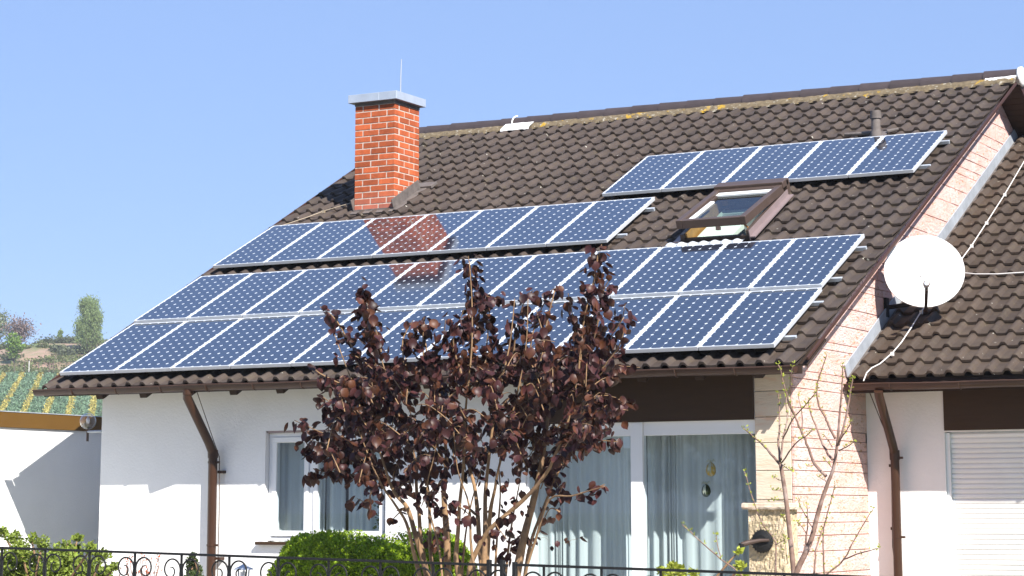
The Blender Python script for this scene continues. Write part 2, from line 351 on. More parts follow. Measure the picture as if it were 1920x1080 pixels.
# ------------------------------------------------------------------ roof tiles
TW, TL = 0.2065, 0.345
def tile_mesh(mt, name='roof_tile'):
    # one roll and one pan; u across, v up the slope, h out of the roof
    prof = [(0.000, 0.003), (0.008, 0.018), (0.022, 0.037), (0.034, 0.042), (0.060, 0.042), (0.073, 0.035), (0.087, 0.013), (0.098, 0.001), (0.150, -0.002), (0.2045, 0.001)]
    mb = MB(); mb.open = True
    rows = [(-0.012, -0.032, 1), (-0.010, -0.005, 1), (0.002, 0.0005, 1), (TL - 0.01, -0.040, 1)]
    b = 0
    for v, dh, k in rows:
        for u, h in prof: mb.v.append((u, v, h + dh + 0.030))
    n = len(prof)
    for i in range(len(rows) - 1):
        for j in range(n - 1): mb.f.append((i*n+j, i*n+j+1, (i+1)*n+j+1, (i+1)*n+j))
    # right and left side lips
    for j in (0, n - 1):
        b = len(mb.v)
        for i, (v, dh, k) in enumerate(rows): mb.v.append((prof[j][0] + (0.0015 if j else -0.0015), v, prof[j][1] + dh - 0.02 + 0.030))
        for i in range(len(rows) - 1):
            q = (i*n+j, b+i, b+i+1, (i+1)*n+j); mb.f.append(q if j == 0 else q[::-1])
    me = meshdata(name, mb, mt)
    for p in me.polygons: p.use_smooth = True
    try: me.set_sharp_from_angle(angle=radians(38))
    except Exception: pass
    return me, mb
def lay_tiles(fn, roofobj, mt, u0, nc, v0, nr, hole, hidden, limit=300, name='roof_tile'):
    me, mb = tile_mesh(mt, name)
    rot = Matrix.Rotation(AL, 4, 'X'); org = W[roofobj]; cand = []
    for r in range(nr):
        for c in range(nc):
            u = u0 + c * TW; v = v0 + r * TL
            if hole(u + TW/2, v + TL/2): continue
            hh = -0.135 + random.uniform(-0.0025, 0.0025)
            p = fn(u + random.uniform(-.0015, .0015), v + random.uniform(-.004, .004), hh)
            x, y, z = topx(fn(u + TW/2, v + TL/2, -0.1))
            vis = -10 < x < 1930 and -10 < y < 1090 and not hidden(u + TW/2, v + TL/2, x, y)
            cand.append((0 if vis else 1, z, p))
    cand.sort(key=lambda t: (t[0], t[1]))
    for i, (a, z, p) in enumerate(cand[:limit]):
        if a: limit = i; break
        o = bpy.data.objects.new(name, me); COL.objects.link(o); o.parent = roofobj
        o.matrix_local = Matrix.Translation(p - org) @ rot @ Matrix.Rotation(random.uniform(-.010, .010), 4, 'Z') @ Matrix.Rotation(random.uniform(-.010, .010), 4, 'X')
    vs = []; fs = []; tone = []; base = [Vector(v.co) for v in me.vertices]; pf = [tuple(p.vertices) for p in me.polygons]
    for a, z, p in cand[limit:]:
        m = Matrix.Translation(p - org) @ rot @ Matrix.Rotation(random.uniform(-.010, .010), 4, 'Z') @ Matrix.Rotation(random.uniform(-.010, .010), 4, 'X')
        b = len(vs); vs += [m @ v for v in base]; t = random.random()
        fs += [tuple(i + b for i in f) for f in pf]; tone += [t] * len(pf)
    m2 = bpy.data.meshes.new('roof_tiles'); m2.from_pydata(vs, [], fs); m2.materials.append(mt)
    for p in m2.polygons: p.use_smooth = True
    try: m2.set_sharp_from_angle(angle=radians(38))
    except Exception: pass
    at_ = m2.attributes.new('tone', 'FLOAT', 'FACE'); at_.data.foreach_set('value', tone)
    o = link('roof_tiles', m2, roofobj); o['kind'] = 'stuff'
    return o

# ------------------------------------------------------------------ the house
XL, XR, YF, YB = 0.25, 9.07, 0.5, 15.68
RU0, RU1, RV1 = -0.17, 9.43, 9.06       # roof left, right edge, ridge distance up the slope
house = thing('house', 'white plastered house carrying the solar panels, with a brick chimney and a brown tiled roof', 'house', (XL, YF, GROUND))
WX0, WX1, WZ0, WZ1 = 2.63, 4.25, -1.98, -0.71     # left window opening
PX_0, PX_1, PZ1 = 6.00, 8.647, -0.70              # patio opening
wl = MB(); T = 0.30; yb = YF + T; ztop = -0.06
wl.box(XL, WX0, YF, yb, GROUND - .2, ztop); wl.box(WX0, WX1, YF, yb, WZ1, ztop); wl.box(WX0, WX1, YF, yb, GROUND - .2, WZ0)
wl.box(WX1, PX_0, YF, yb, GROUND - .2, ztop); wl.box(PX_0, PX_1, YF, yb, PZ1, ztop); wl.box(PX_1, XR - .31, YF + .03, yb, GROUND - .2, ztop)
wl.box(PX_0, PX_1, YF, yb, GROUND - .2, GROUND + .1)
build('wall', wl, M['plaster'], house)
def zroof(Y): return (Y * SA / CA - 0.16 / CA) if Y < 8.09 else ((16.18 - Y) * SA / CA - 0.16 / CA)
for x0, x1, nm, mt in ((XL, XL + .3, 'side_wall', M['plaster']), (XR - .31, XR - .03, 'gable_wall', M['stonejoint'])):
    g = MB(); ya = yb if nm == 'side_wall' else YF + .03
    g.prism([(x0, ya, GROUND - .2), (x0, YB - .3, GROUND - .2), (x0, YB - .3, zroof(YB - .3) - .04), (x0, 8.09, zroof(8.09) - .04), (x0, ya, zroof(ya) - .04)], (x1 - x0, 0, 0))
    ob = build(nm, g, mt, house)
    if nm == 'gable_wall': gable = ob
    else: sidewall = ob
g = MB(); g.box(XL, XR - .03, YB - .3, YB, GROUND - .2, zroof(YB) - .04); build('back_wall', g, M['plaster'], house)
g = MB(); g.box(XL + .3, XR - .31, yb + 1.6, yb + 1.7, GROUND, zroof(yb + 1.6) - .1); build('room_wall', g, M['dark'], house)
g = MB(); g.box(PX_0 - .01, PX_1 - .002, YF - .022, YF - .002, PZ1 - .005, -0.10); build('lintel_board', g, M['brown_board'], house)

# gable and pier stonework
def clip(poly, a, b, c):      # keep a*y+b*z<=c
    out = []
    for i in range(len(poly)):
        p = poly[i]; q = poly[(i+1) % len(poly)]; dp = a*p[0]+b*p[1]-c; dq = a*q[0]+b*q[1]-c
        if dp <= 0: out.append(p)
        if (dp < 0) != (dq < 0) and abs(dp - dq) > 1e-9:
            t = dp / (dp - dq); out.append((p[0]+(q[0]-p[0])*t, p[1]+(q[1]-p[1])*t))
    return out
rs = random.Random(11); z = GROUND; k = SA / CA
courses = []
while z < 4.1:
    h = rs.choice([.10, .13, .16, .2, .22, .26, .18, .08]); courses.append((z, z + h)); z += h
count = 0
for (z0, z1) in courses:
    y = YF + 0.002 if z1 < 0.3 else max(YF, (z0 + .1) / k - .6)
    y += 0 if z1 < 0.3 else rs.uniform(-.4, 0)
    ymax = 9.2 if z1 > -.3 else 2.66
    while y < ymax:
        L = rs.uniform(.22, .80); y0, y1 = y, min(y + L, ymax); y = y1
        if y1 - y0 < .03: break
        if y0 < YF + .05: y0 = YF - .002
        g_ = .003
        poly = [(y0 + g_, z0 + g_), (y1 - g_, z0 + g_), (y1 - g_, z1 - g_), (y0 + g_, z1 - g_)]
        poly = clip(poly, -k, 1, -0.16 / CA - .05)                                  # below the roof
        poly = clip(poly, k, 1, 16.18 * k - 0.16 / CA - .05) if poly else poly
        if z1 > -.3: poly = clip(poly, k, -1, (k * 2.2 + .189) + 0.60) if poly else poly       # above the neighbour's roof
        if len(poly) < 3: continue
        A = abs(sum(poly[i][0]*poly[(i+1) % len(poly)][1] - poly[(i+1) % len(poly)][0]*poly[i][1] for i in range(len(poly)))) / 2
        if A < .004: continue
        mb = MB(); d = rs.uniform(-.004, .006)
        mb.prism([(XR - .032, a, b) for a, b in poly], (.032 + d, 0, 0))
        build('stone_block', mb, M['stone'], gable, bevel=.004); count += 1
for i, (z0, z1) in enumerate([( -3.3 + a, -3.3 + b) for a, b in ((0, .3), (.3, .62), (.62, .9), (.9, 1.2), (1.2, 1.52), (1.52, 1.79), (1.79, 2.08), (2.08, 2.36), (2.36, 2.62), (2.62, 2.88), (2.88, 3.1))]):
    mb = MB(); mb.box(PX_1 + .003, XR - .036, YF - .004 + rs.uniform(-.003, .003), YF + .03, z0 + .003, min(z1, -.13) - .003)
    build('stone_block', mb, M['pierstone'], gable, bevel=.004)

# roof
SKU0, SKU1, SKV0, SKV1 = 6.68, 7.56, 3.47, 4.78     # roof window opening in roof coordinates
CX0, CX1, CY0, CY1 = 0.957, 1.602, 4.922, 5.572     # chimney plan
rf = MB()
def slab(u0, u1, v0, v1): rf.rbox(RP, u0, u1 - (.09 if u1 > 9 else 0), v0, v1, -.190, -.170)
slab(RU0 + .03, SKU0 + .05, -.11, 9.06); slab(SKU1 - .05, RU1 - .03, -.11, 9.06); slab(SKU0 + .05, SKU1 - .05, -.11, SKV0 + .05); slab(SKU0 + .05, SKU1 - .05, SKV1 - .05, 9.06)
def BP(u, v, h): p = RP(u, v, h); return Vector((p.x, 16.18 - p.y, p.z))
rf.rbox(BP, RU0 + .03, RU1 - .03, -.1, 9.06, -.22, -.10)
roof = build('roof', rf, M['deck'], house)
PANELS = [(0, 0, 11, 2), (-0.0019, 3.3766, 7, 1), (4.953, 5.1164, 5, 1)]
PU, PV = 0.826, 1.5471
def under_panel(u, v, x=0, y=0):
    for a, b, n, m in PANELS:
        if a - .05 < u < a + n*PU - .02 and b - .12 < v < b + m*PV - .05: return True
    return CX0 < u < CX1 and CY0 < v*CA < CY1 + .1
def hole(u, v):
    if SKU0 - .06 < u < SKU1 + .1 and SKV0 - .05 < v < SKV1 + .02: return True
    return CX0 < u < CX1 and CY0 + .1 < v*CA + .06 < CY1 - .05
lay_tiles(RP, roof, M['tile'], RU0, 46, -0.17, 26, hole, under_panel)
# top course, cut
ntop = MB(); ntop.rbox(RP, RU0, RU1, 8.82, 9.10, -.15, -.112); build('top_course', ntop, M['tile'], roof)
# ridge caps and mortar
uu = RU0 - .02; i = 0
while uu < RU1 - .05:
    mb = MB(); L = .447; n = 8; rr = .128; ctr = RP(0, 9.09, -.118)
    vs = []; rj = random.uniform(-.004, .004)
    for (x, r_) in ((uu, rr + .006), (uu + .05, rr + .004), (uu + L, rr - .006)):
        for a in range(n + 1):
            t = radians(-8 + 196 * a / n); vs.append((x, ctr.y + r_ * cos(t) * 1.05, ctr.z - .015 + r_ * sin(t) * .95 + rj))
    m_ = n + 1; mb.open = True
    mb.add(vs, [(q*m_+a, q*m_+a+1, (q+1)*m_+a+1, (q+1)*m_+a) for q in range(2) for a in range(n)] + [tuple(range(n, -1, -1)), tuple(2*m_ + a for a in range(n+1))])
    build('ridge_tile', mb, M['ridge'], roof, smooth=True); uu += L - .012; i += 1
mm = MB(); n = 190
for i in range(n + 1):
    u = RU0 + .02 + (RU1 - RU0 - .04) * i / n; b = random.uniform(-.02, .02) - .03 * abs(sin((u - RU0) / TW * pi + .6))
    for (v, h) in ((8.83 + b, -.125), (8.86 + b, -.098 + random.uniform(-.008, .008)), (8.92, -.082 + random.uniform(-.006, .006)), (8.99, -.075)):
        mm.v.append(tuple(RP(u, v, h)))
for i in range(n):
    for j in range(3): mm.f.append((i*4+j, i*4+4+j, i*4+5+j, i*4+1+j))
mm.open = True
build('ridge_mortar', mm, M['mortar'], roof, smooth='all')
mm = MB()
for (a, b) in ((1.66, 2.14), (8.98, 9.40)):
    n = 14; bb = len(mm.v)
    for i in range(n + 1):
        u = a + (b - a) * i / n; lo = 8.75 if a < 2 else 8.90; lo += random.uniform(-.02, .02)
        for (v, h) in ((lo, -.10), (lo + .04, -.072), (8.99, -.060)): mm.v.append(tuple(RP(u, v, h)))
    for i in range(n):
        for j in range(2): mm.f.append((bb+i*3+j, bb+i*3+3+j, bb+i*3+4+j, bb+i*3+1+j))
c = RP(0, 9.09, -.118); mm.lathe((RU1 - .03, c.y, c.z - .01), (1, 0, 0), [(.137, 0), (.137, .05), (.08, .06)], 14)
mm.tube([(1.80 + .03 * cos(t), c.y + .142 * cos(t) * 1.05, c.z - .012 + .142 * sin(t) * .95) for t in [radians(95 + 10 * q) for q in range(11)]], .012, 5)
mm.open = True
build('white_mortar_patch', mm, M['wmortar'], roof, smooth='all')

# verge, barge boards, soffit, rafters, gutter
for fn_, u_, h0_, h1_ in ((RP, RU1 - .026, -.150, -.120), (RP, RU0 - .006, -.25, -.085), (BP, RU1 - .03, -.25, -.10), (BP, RU0 + .012, -.25, -.10)):
    mb = MB(); mb.rbox(fn_, u_, u_ + .023, -.05 if fn_ is RP else 0, 9.04, h0_, h1_); build('barge_board', mb, M['barge'], roof)
mb = MB(); mb.hexa([Vector(p) for p in ((RU0+.03,-.10,-.275),(RU1-.03,-.10,-.295),(RU1-.03,-.082,-.295),(RU0+.03,-.082,-.275),(RU0+.03,-.10,-.215),(RU1-.03,-.10,-.215),(RU1-.03,-.082,-.215),(RU0+.03,-.082,-.215))]); build('eaves_fascia', mb, M['wood'], roof)
mb = MB()
for i in range(70):       # soffit boarding under the far slope, seen from below
    v = .2 + i * .126
    mb.rbox(BP, XR + .001, RU1 - .037, v, v + .12, -.245, -.2255)
build('soffit_board', mb, M['brown_board'], roof, kind='stuff')
mb = MB(); mb.rbox(RP, RU0 + .04, XL - .01, .1, 8.9, -.24, -.2255); build('verge_soffit', mb, M['brown_board'], roof)
x = 0.42
while x < 9.3:
    mb = MB(); mb.rbox(RP, x, x + .10, .02, .72, -.36, -.224); build('rafter', mb, M['wood'], roof, bevel=.004); x += .643
mb = MB(); mb.rbox(RP, RU0 + .04, RU1 - .04, -.02, .60, -.2235, -.2015); build('eaves_soffit', mb, M['wood'], roof)

def gutter(x0, x1, cy, cz0, cz1, r, parent, mt, brk, b0):
    mb = MB(); n = 10; N_ = 24; vs = []; mb.open = True
    for i in range(N_ + 1):
        t = i / N_; x = x0 + (x1 - x0) * t; cz = cz0 + (cz1 - cz0) * t + .004 * sin(i * 1.3)
        for a in range(n + 1):
            th = pi + pi * a / n; vs.append((x, cy + r * cos(th), cz + r * sin(th)))
        # rolled front lip, back edge
    m_ = n + 1; fs = [(i*m_+a, (i+1)*m_+a, (i+1)*m_+a+1, i*m_+a+1) for i in range(N_) for a in range(n)]
    mb.add(vs, fs)
    mb.add([vs[a] for a in range(m_)] + [vs[N_*m_ + a] for a in range(m_)], [tuple(range(m_)), tuple(range(2*m_-1, m_-1, -1))])
    mb.tube([(x0 + (x1-x0)*i/N_, cy - r - .003, cz0 + (cz1-cz0)*i/N_ + .004 * sin(i * 1.3)) for i in range(N_+1)], .009, 6)
    g = build('gutter', mb, mt, parent, smooth=True)
    x = b0
    while x < x1 - .1:
        t = (x - x0) / (x1 - x0); cz = cz0 + (cz1 - cz0) * t
        q = MB(); q.tube([(x, cy + (r + .005) * cos(th), cz + (r + .005) * sin(th)) for th in [pi * .97 + pi * .75 * a / 9 for a in range(10)]], .007, 5)
        build('gutter_bracket', q, mt, g, smooth=True); x += brk
    return g
GY = -0.17
gutter(-.20, 9.36, GY, -.205, -.225, .066, house, M['gutter'], .643, .38)

def downpipe(pts, r, parent, mt, clips, collar):
    mb = MB(); mb.tube(pts, r, 14)
    for (p, q, rr) in collar: mb.tube([p, q], rr, 14)
    d = build('downpipe', mb, mt, parent, smooth=True)
    for (p, rr) in clips:
        q = MB(); p = Vector(p); q.tube([p - Vector((0,0,.012)), p + Vector((0,0,.012))], rr, 12); q.box(p.x + rr*.6, p.x + rr + .035, p.y - .012, p.y + .012, p.z - .012, p.z + .012)
        build('pipe_clamp', q, mt, d)
    return d
downpipe([(2.02, GY, -.28), (2.01, -.17, -.34), (1.98, .30, -.84), (1.975, .37, -.93), (1.975, .39, -1.00), (1.985, .39, GROUND)], .052, house, M['pipe'],
         [((1.975, .39, -1.06), .058), ((1.98, .39, -2.0), .058)], [((1.975, .385, -.92), (1.976, .39, -1.01), .060), ((2.02, GY, -.25), (2.02, GY + .005, -.31), .06)])

# chimney
BW, BH = 0.258, 0.0866
cb = MB(); zb = 2.20; zt = 3.955; ins = .005
cb.box(CX0 + ins, CX1 - ins, CY0 + ins, CY1 - ins, zb - .2, zt)
chim = build('chimney', cb, M['joint'], house)
nz = int((zt - zb) / BH) ; zs0 = zt - .03 - nz * BH
CWx, CWy = CX1 - CX0, CY1 - CY0
bricks = {}
def brick(x0, x1, y0, y1, z0):
    key = (round(x1 - x0, 3), round(y1 - y0, 3))
    if key not in bricks:
        q = MB(); q.box(0, x1 - x0, 0, y1 - y0, 0, BH - .015); bricks[key] = meshdata('brick', q, M['brick'], bevel=.003)
    o = bpy.data.objects.new('brick', bricks[key]); COL.objects.link(o); o.parent = chim
    o.location = Vector((x0 + random.uniform(-.0012, .0012), y0 + random.uniform(-.0012, .0012), z0)) - W[chim]
for r in range(nz):
    z0 = zs0 + r * BH + .0075; j = .009; D = .10
    e = r % 2
    # front and back run the full width on even courses, sides on odd ones
    def run(L, off):
        cuts = [0]; a = off
        while a < L - .03:
            if a > .03: cuts.append(a)
            a += BW
        cuts.append(L); return cuts
    fc = run(CWx, .5 * BW if e else BW) ; sc = run(CWy, BW * .5 if not e else BW)
    if e: fc = [0, CWx - 2*BW, CWx - BW, CWx]; sc = [0, .5*BW, 1.5*BW, CWy]
    else: fc = [0, BW, 2*BW, CWx]; sc = [0, BW, 2*BW, CWy]
    for k_ in range(3):
        a, b = fc[k_], fc[k_+1]
        A = CX0 + a + (j if k_ else 0); B = CX0 + b - (j if k_ < 2 else 0)
        brick(A, B, CY0, CY0 + D, z0); brick(A, B, CY1 - D, CY1, z0)
        a, b = sc[k_], sc[k_+1]
        A = CY0 + a + (j if k_ else D + .002); B = CY0 + b - (j if k_ < 2 else D + .002)
        if B - A > .02: brick(CX1 - D, CX1, A, B, z0); brick(CX0, CX0 + D, A, B, z0)
q = MB(); q.box(CX0 - .004, CX1 + .004, CY0 - .004, CY1 + .004, zt - .03, zt + .012); build('mortar_bed', q, M['lead'], chim)
q = MB(); q.box(CX0 - .075, CX1 + .065, CY0 - .07, CY1 + .07, zt + .012, zt + .125)
q.box(CX0 + .42, CX0 + .425, CY0 - .073, CY0 - .068, zt + .014, zt + .123)
build('chimney_cap', q, M['capzinc'], chim, bevel=.004)
q = MB(); a = at(751, 171, 5.3); q.tube([(a.x, 5.3, zt + .12), (a.x + .002, 5.3, zt + .4), (a.x + .012, 5.3, zt + .66)], [.009, .008, .006], 6); build('lightning_rod', q, M['alu_dull'], chim)
q = MB()
q.rbox(RP, CX0 - .03, CX1 + .02, CY0 / CA - .17, CY0 / CA - .075, -.10, -.088)
q.box(CX0 - .004, CX1 + .002, CY0 - .014, CY0 - .003, 2.36, 2.475)
q.rbox(RP, CX1 + .002, CX1 + .014, CY0 / CA - .08, CY1 / CA - .02, -.12, .045)
q.rbox(RP, CX1 + .014, CX1 + .11, CY0 / CA - .12, CY1 / CA + .1, -.095, -.085)
q.rbox(RP, CX0 - .014, CX0 - .002, CY0 / CA - .06, CY1 / CA - .02, -.12, .07)
q.rbox(RP, CX0 - .05, CX1 + .19, CY1 / CA - .02, CY1 / CA + .16, -.10, -.06)
build('flashing', q, M['lead'], chim, bevel=.002)

# vent pipe
q = MB(); b = at(1650, 262, 6.05); vb = Vector((8.085, 6.10, 3.02))
q.tube([vb, vb + Vector((0, 0, .12)), vb + Vector((0, 0, .16)), vb + Vector((0, 0, .33))], [.075, .072, .058, .058], 14)
q.tube([vb + Vector((0, 0, .30)), vb + Vector((0, 0, .40))], [.072, .068], 14)
q.rbox(RP, 7.98, 8.20, 6.72, 7.02, -.10, -.07)
q.tube([RP(7.62, 6.98, -.06), RP(7.99, 6.94, -.06)], [.022, .03], 8); q.tube([RP(8.2, 6.95, -.06), RP(8.33, 7.02, -.06)], [.028, .02], 8)
build('vent_pipe', q, M['lead'], house, smooth=True)

# roof window, sash tilted open
sk = MB(); H0 = -.20; H1 = -.02
sk.rbox(RP, SKU0, SKU0 + .05, SKV0, SKV1, H0, H1); sk.rbox(RP, SKU1 - .05, SKU1, SKV0, SKV1, H0, H1)
sk.rbox(RP, SKU0 + .05, SKU1 - .05, SKV0, SKV0 + .05, H0, H1 - .06); sk.rbox(RP, SKU0 + .05, SKU1 - .05, SKV1 - .05, SKV1, H0, H1)
skyl = build('roof_window', sk, M['sashbrown'], house)
q = MB(); q.rbox(RP, SKU1 + .002, SKU1 + .012, SKV0 - .04, SKV1 + .05, -.13, H1 + .004); q.rbox(RP, SKU1 + .0115, SKU1 + .075, SKV0 - .04, SKV1 + .05, -.10, -.085); build('window_flashing', q, M['flash_brown'], skyl)
q = MB(); q.rbox(RP, SKU0 - .09, SKU0 - .012, SKV0 - .04, SKV1 + .05, -.11, -.095); build('window_flashing', q, M['flash_brown'], skyl)
q = MB(); n = 40; q.open = True       # wavy white apron below the window
for i in range(n + 1):
    u = SKU0 - .14 + (SKU1 - SKU0 + .10) * i / n; hh = .022 * sin(i * 1.1) + random.uniform(-.003, .003)
    for (v, h) in ((SKV0 - .21, -.098 + hh), (SKV0 - .14, -.090 + hh), (SKV0 - .07, -.095 + hh * .5)): q.v.append(tuple(RP(u, v, h)))
for i in range(n):
    for j in range(2): q.f.append((i*3+j, i*3+3+j, i*3+4+j, i*3+1+j))
build('apron', q, M['alu'], skyl, smooth='all')
q = MB(); q.box(SKU0 + .052, SKU0 + .115, 0, 0, 0, 0) if False else None
q.rbox(RP, SKU0 + .052, SKU0 + .07, SKV0 + .052, SKV1 - .052, -.62, -.03); q.rbox(RP, SKU0 + .0705, SKU0 + .16, SKV1 - .12, SKV1 - .056, -.62, -.05); build('pine_reveal', q, M['wood_light'], skyl)
q = MB(); q.rbox(RP, SKU0 + .0705, SKU1 - .055, SKV1 - .25, SKV1 - .125, -.75, -.17); q.rbox(RP, SKU0 + .10, SKU0 + .112, SKV0 + .2, SKV1 - .13, -.75, -.15)
q.rbox(RP, SKU0 + .12, SKU0 + .50, SKV0 + .30, SKV0 + .75, -.40, -.20); build('white_lining', q, M['plaster_smooth'], skyl)
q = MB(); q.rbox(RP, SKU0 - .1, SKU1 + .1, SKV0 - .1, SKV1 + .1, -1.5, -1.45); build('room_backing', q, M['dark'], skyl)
# sash plane through (Y 2.955, Z 1.735) and (4.156, 2.264)
sA = Vector((0, 2.955, 1.735)); sB = Vector((0, 4.156, 2.264)); sd = (sB - sA).normalized(); sn = Vector((0, -sd.z, sd.y)); SL = (sB - sA).length
def SP(u, v, h): return Vector((u, 0, 0)) + sA + sd * v + sn * h
q = MB(); a, b = 6.685, 7.565; T_ = .105
q.rbox(SP, a, a + .075, 0, SL, -T_, 0); q.rbox(SP, b - .075, b, 0, SL, -T_, 0); q.rbox(SP, a + .075, b - .075, 0, .07, -T_, -.004); q.rbox(SP, a + .075, b - .075, SL - .09, SL, -T_, -.004)
q.rbox(SP, a + .0752, a + .10, .0702, SL - .09, -.07, -.03); q.rbox(SP, b - .10, b - .0752, .0702, SL - .09, -.07, -.03)
sash = build('sash', q, M['sashbrown'], skyl, bevel=.005)
q = MB(); q.rbox(SP, a + .076, b - .076, .0712, SL - .0912, -.062, -.05); build('pane', q, M['roofglass'], sash)
q = MB(); q.rbox(SP, a + .078, b - .078, SL - .21, SL - .0915, -.048, -.028); q.rbox(SP, a + .105, a + .155, .10, SL - .45, -.0485, -.030); build('blind', q, M['white'], sash)
q = MB(); q.rbox(SP, a - .01, b + .01, SL - .03, SL + .16, -.05, .035); q.rbox(SP, a - .01, b + .01, SL + .10, SL + .20, -.16, .02); build('window_hood', q, M['sashbrown'], skyl, bevel=.006)
q = MB(); q.bar(SP(b - .1, .12, -.1), RP(SKU1 - .06, SKV0 + .12, -.03), .012, .02); build('stay', q, M['wood_light'], skyl)
q = MB(); q.box(7.18, 7.23, 2.99, 3.03, 1.60, 1.64); q.tube([(7.205, 3.0, 1.60), (7.205, 3.0, 1.66)], .008, 6); build('catch', q, M['sashbrown'], skyl)

# ------------------------------------------------------------------ solar panels
PWD, PLD = .815, 1.536
fb = MB(); fr = .014; fh = .042
fb.box(0, PWD, 0, fr, -fh, 0); fb.box(0, PWD, PLD - fr, PLD, -fh, 0); fb.box(0, fr, fr, PLD - fr, -fh, 0); fb.box(PWD - fr, PWD, fr, PLD - fr, -fh, 0)
ME_frame = meshdata('frame', fb, M['alu'], bevel=.0015)
bb = MB(); bb.box(fr, PWD - fr, fr, PLD - fr, -.012, -.0045); ME_back = meshdata('backsheet', bb, M['backsheet'])
cw = (PWD - 2*.0225) / 6; ch = (PLD - 2*.0215) / 12
ce = MB(); w2 = cw/2 - .0016; h2 = ch/2 - .0016; c_ = .0195
oc = [(-w2 + c_, -h2), (w2 - c_, -h2), (w2, -h2 + c_), (w2, h2 - c_), (w2 - c_, h2), (-w2 + c_, h2), (-w2, h2 - c_), (-w2, -h2 + c_)]
ce.prism([(x, y, -.0035) for x, y in oc], (0, 0, .0015)); ME_cell = meshdata('solar_cell', ce, M['cell'])
ORD = ['first', 'second', 'third', 'fourth', 'fifth', 'sixth', 'seventh', 'eighth', 'ninth', 'tenth', 'eleventh']
def panel(u, v, label, group):
    dt = -.020; half = PLD / 2
    t = thing('solar_panel', label, 'solar panel', RP(u, v + half * (1 - cos(dt)), -half * sin(dt)), group)
    t.rotation_euler = (AL + dt + random.uniform(-.0015, .0015), random.uniform(-.0015, .0015), 0)
    for nm, me in (('frame', ME_frame), ('backsheet', ME_back)):
        o = bpy.data.objects.new(nm, me); COL.objects.link(o); o.parent = t
    for i in range(6):
        for j in range(12):
            o = bpy.data.objects.new('solar_cell', ME_cell); COL.objects.link(o); o.parent = t
            o.location = (.0225 + cw * (i + .5), .0215 + ch * (j + .5), 0)
rown = {(0, 0): ('bottom row above the gutter', 11), (0, 1): ('second row of the lower array', 11), (1, 0): ('middle array below the chimney', 7), (2, 0): ('upper array above the roof window', 5)}
extra_lab = {(1, 0, 3): ', mirroring the chimney', (1, 0, 4): ', half mirroring the chimney', (0, 1, 5): ', partly brown', (2, 0, 4): ', at the gable', (2, 0, 3): ', below the vent pipe', (2, 0, 2): ', behind the hood'}
for ai, (a, b, n, m) in enumerate(PANELS):
    for j in range(m):
        for i in range(n):
            nm, tot = rown[(ai, j)]
            pos = 'leftmost solar panel' if i == 0 else 'rightmost solar panel' if i == tot - 1 else ORD[i] + ' solar panel'
            panel(a + i*PU, b + j*PV, '%s in the %s%s' % (pos, nm, extra_lab.get((ai, j, i), '')), 'solar panels on the tiled roof')
for ai, (a, b, n, m) in enumerate(PANELS):
    for j in range(m):
        for t_, wh in ((.22, 'lower'), (.80, 'upper')):
            q = MB(); v = b + j*PV + t_ * PLD; q.rbox(RP, a + .06, a + n*PU + .09, v, v + .04, -.100, -.058)
            nm = rown[(ai, j)][0].split(',')[0]
            solo('mounting_rail', q, M['alu_dull'], 'aluminium rail right of the %s, %s of its two' % (nm, wh), 'rail', bevel=.002, group='mounting rails under the panels')

# ------------------------------------------------------------------ windows and curtains of the house
def frame_rect(mb, x0, x1, z0, z1, w_, ya, yb_):
    mb.box(x0, x1, ya, yb_, z1 - w_, z1); mb.box(x0, x1, ya, yb_, z0, z0 + w_); mb.box(x0, x0 + w_, ya, yb_, z0 + w_, z1 - w_); mb.box(x1 - w_, x1, ya, yb_, z0 + w_, z1 - w_)
wf = MB(); frame_rect(wf, WX0 + .004, WX1 - .004, WZ0 + .03, WZ1 - .02, .05, YF + .07, YF + .14); wf.box(3.19, 3.25, YF + .071, YF + .139, WZ0 + .08, WZ1 - .07)
win = build('window', wf, M['white'], house, bevel=.004)
for (x0, x1) in ((WX0 + .056, 3.188), (3.252, WX1 - .056)):
    q = MB(); frame_rect(q, x0, x1, WZ0 + .082, WZ1 - .072, .062, YF + .055, YF + .115); build('frame', q, M['white'], win, bevel=.004)
    q = MB(); q.box(x0 + .06, x1 - .06, YF + .075, YF + .080, WZ0 + .14, WZ1 - .13); build('pane', q, M['glass'], win)
q = MB(); q.box(WX0 - .08, WX1 + .08, YF - .07, YF + .068, WZ0 - .012, WZ0 + .022); build('sill', q, M['brown_board'], win, bevel=.004)
q = MB(); q.box(WX0 + .002, WX1 - .002, YF + .02, YF + .068, WZ1 - .022, WZ1 - .002); build('roller_slot', q, M['flash_brown'], win)

pf = MB(); y0, y1 = YF + .03, YF + .11; zf = GROUND + .1
pf.box(PX_0 + .003, 7.245, y0, y1, PZ1 - .145, PZ1 - .004); pf.box(7.385, PX_1 - .003, y0, y1, PZ1 - .145, PZ1 - .004)
pf.box(7.247, 7.383, y0 - .03, y1, zf, PZ1 - .004); pf.box(PX_0 + .003, PX_0 + .03, y0, y1, zf, PZ1 - .145); pf.box(PX_1 - .012, PX_1 - .002, y0, y1, zf, PZ1 - .145)
pf.box(PX_0 + .03, 7.247, y0, y1, zf, zf + .1); pf.box(7.383, PX_1 - .012, y0, y1, zf, zf + .1)
pat = build('patio_window', pf, M['white'], house, bevel=.004)
for (x0, x1) in ((PX_0 + .031, 7.246), (7.384, PX_1 - .013)):
    q = MB(); q.box(x0, x1, YF + .045, YF + .051, zf + .1, PZ1 - .146); build('pane', q, M['glass'], pat)
q = MB(); q.box(7.14, 7.215, YF + .054, YF + .085, PZ1 - .27, PZ1 - .15); build('vent', q, M['white'], pat)

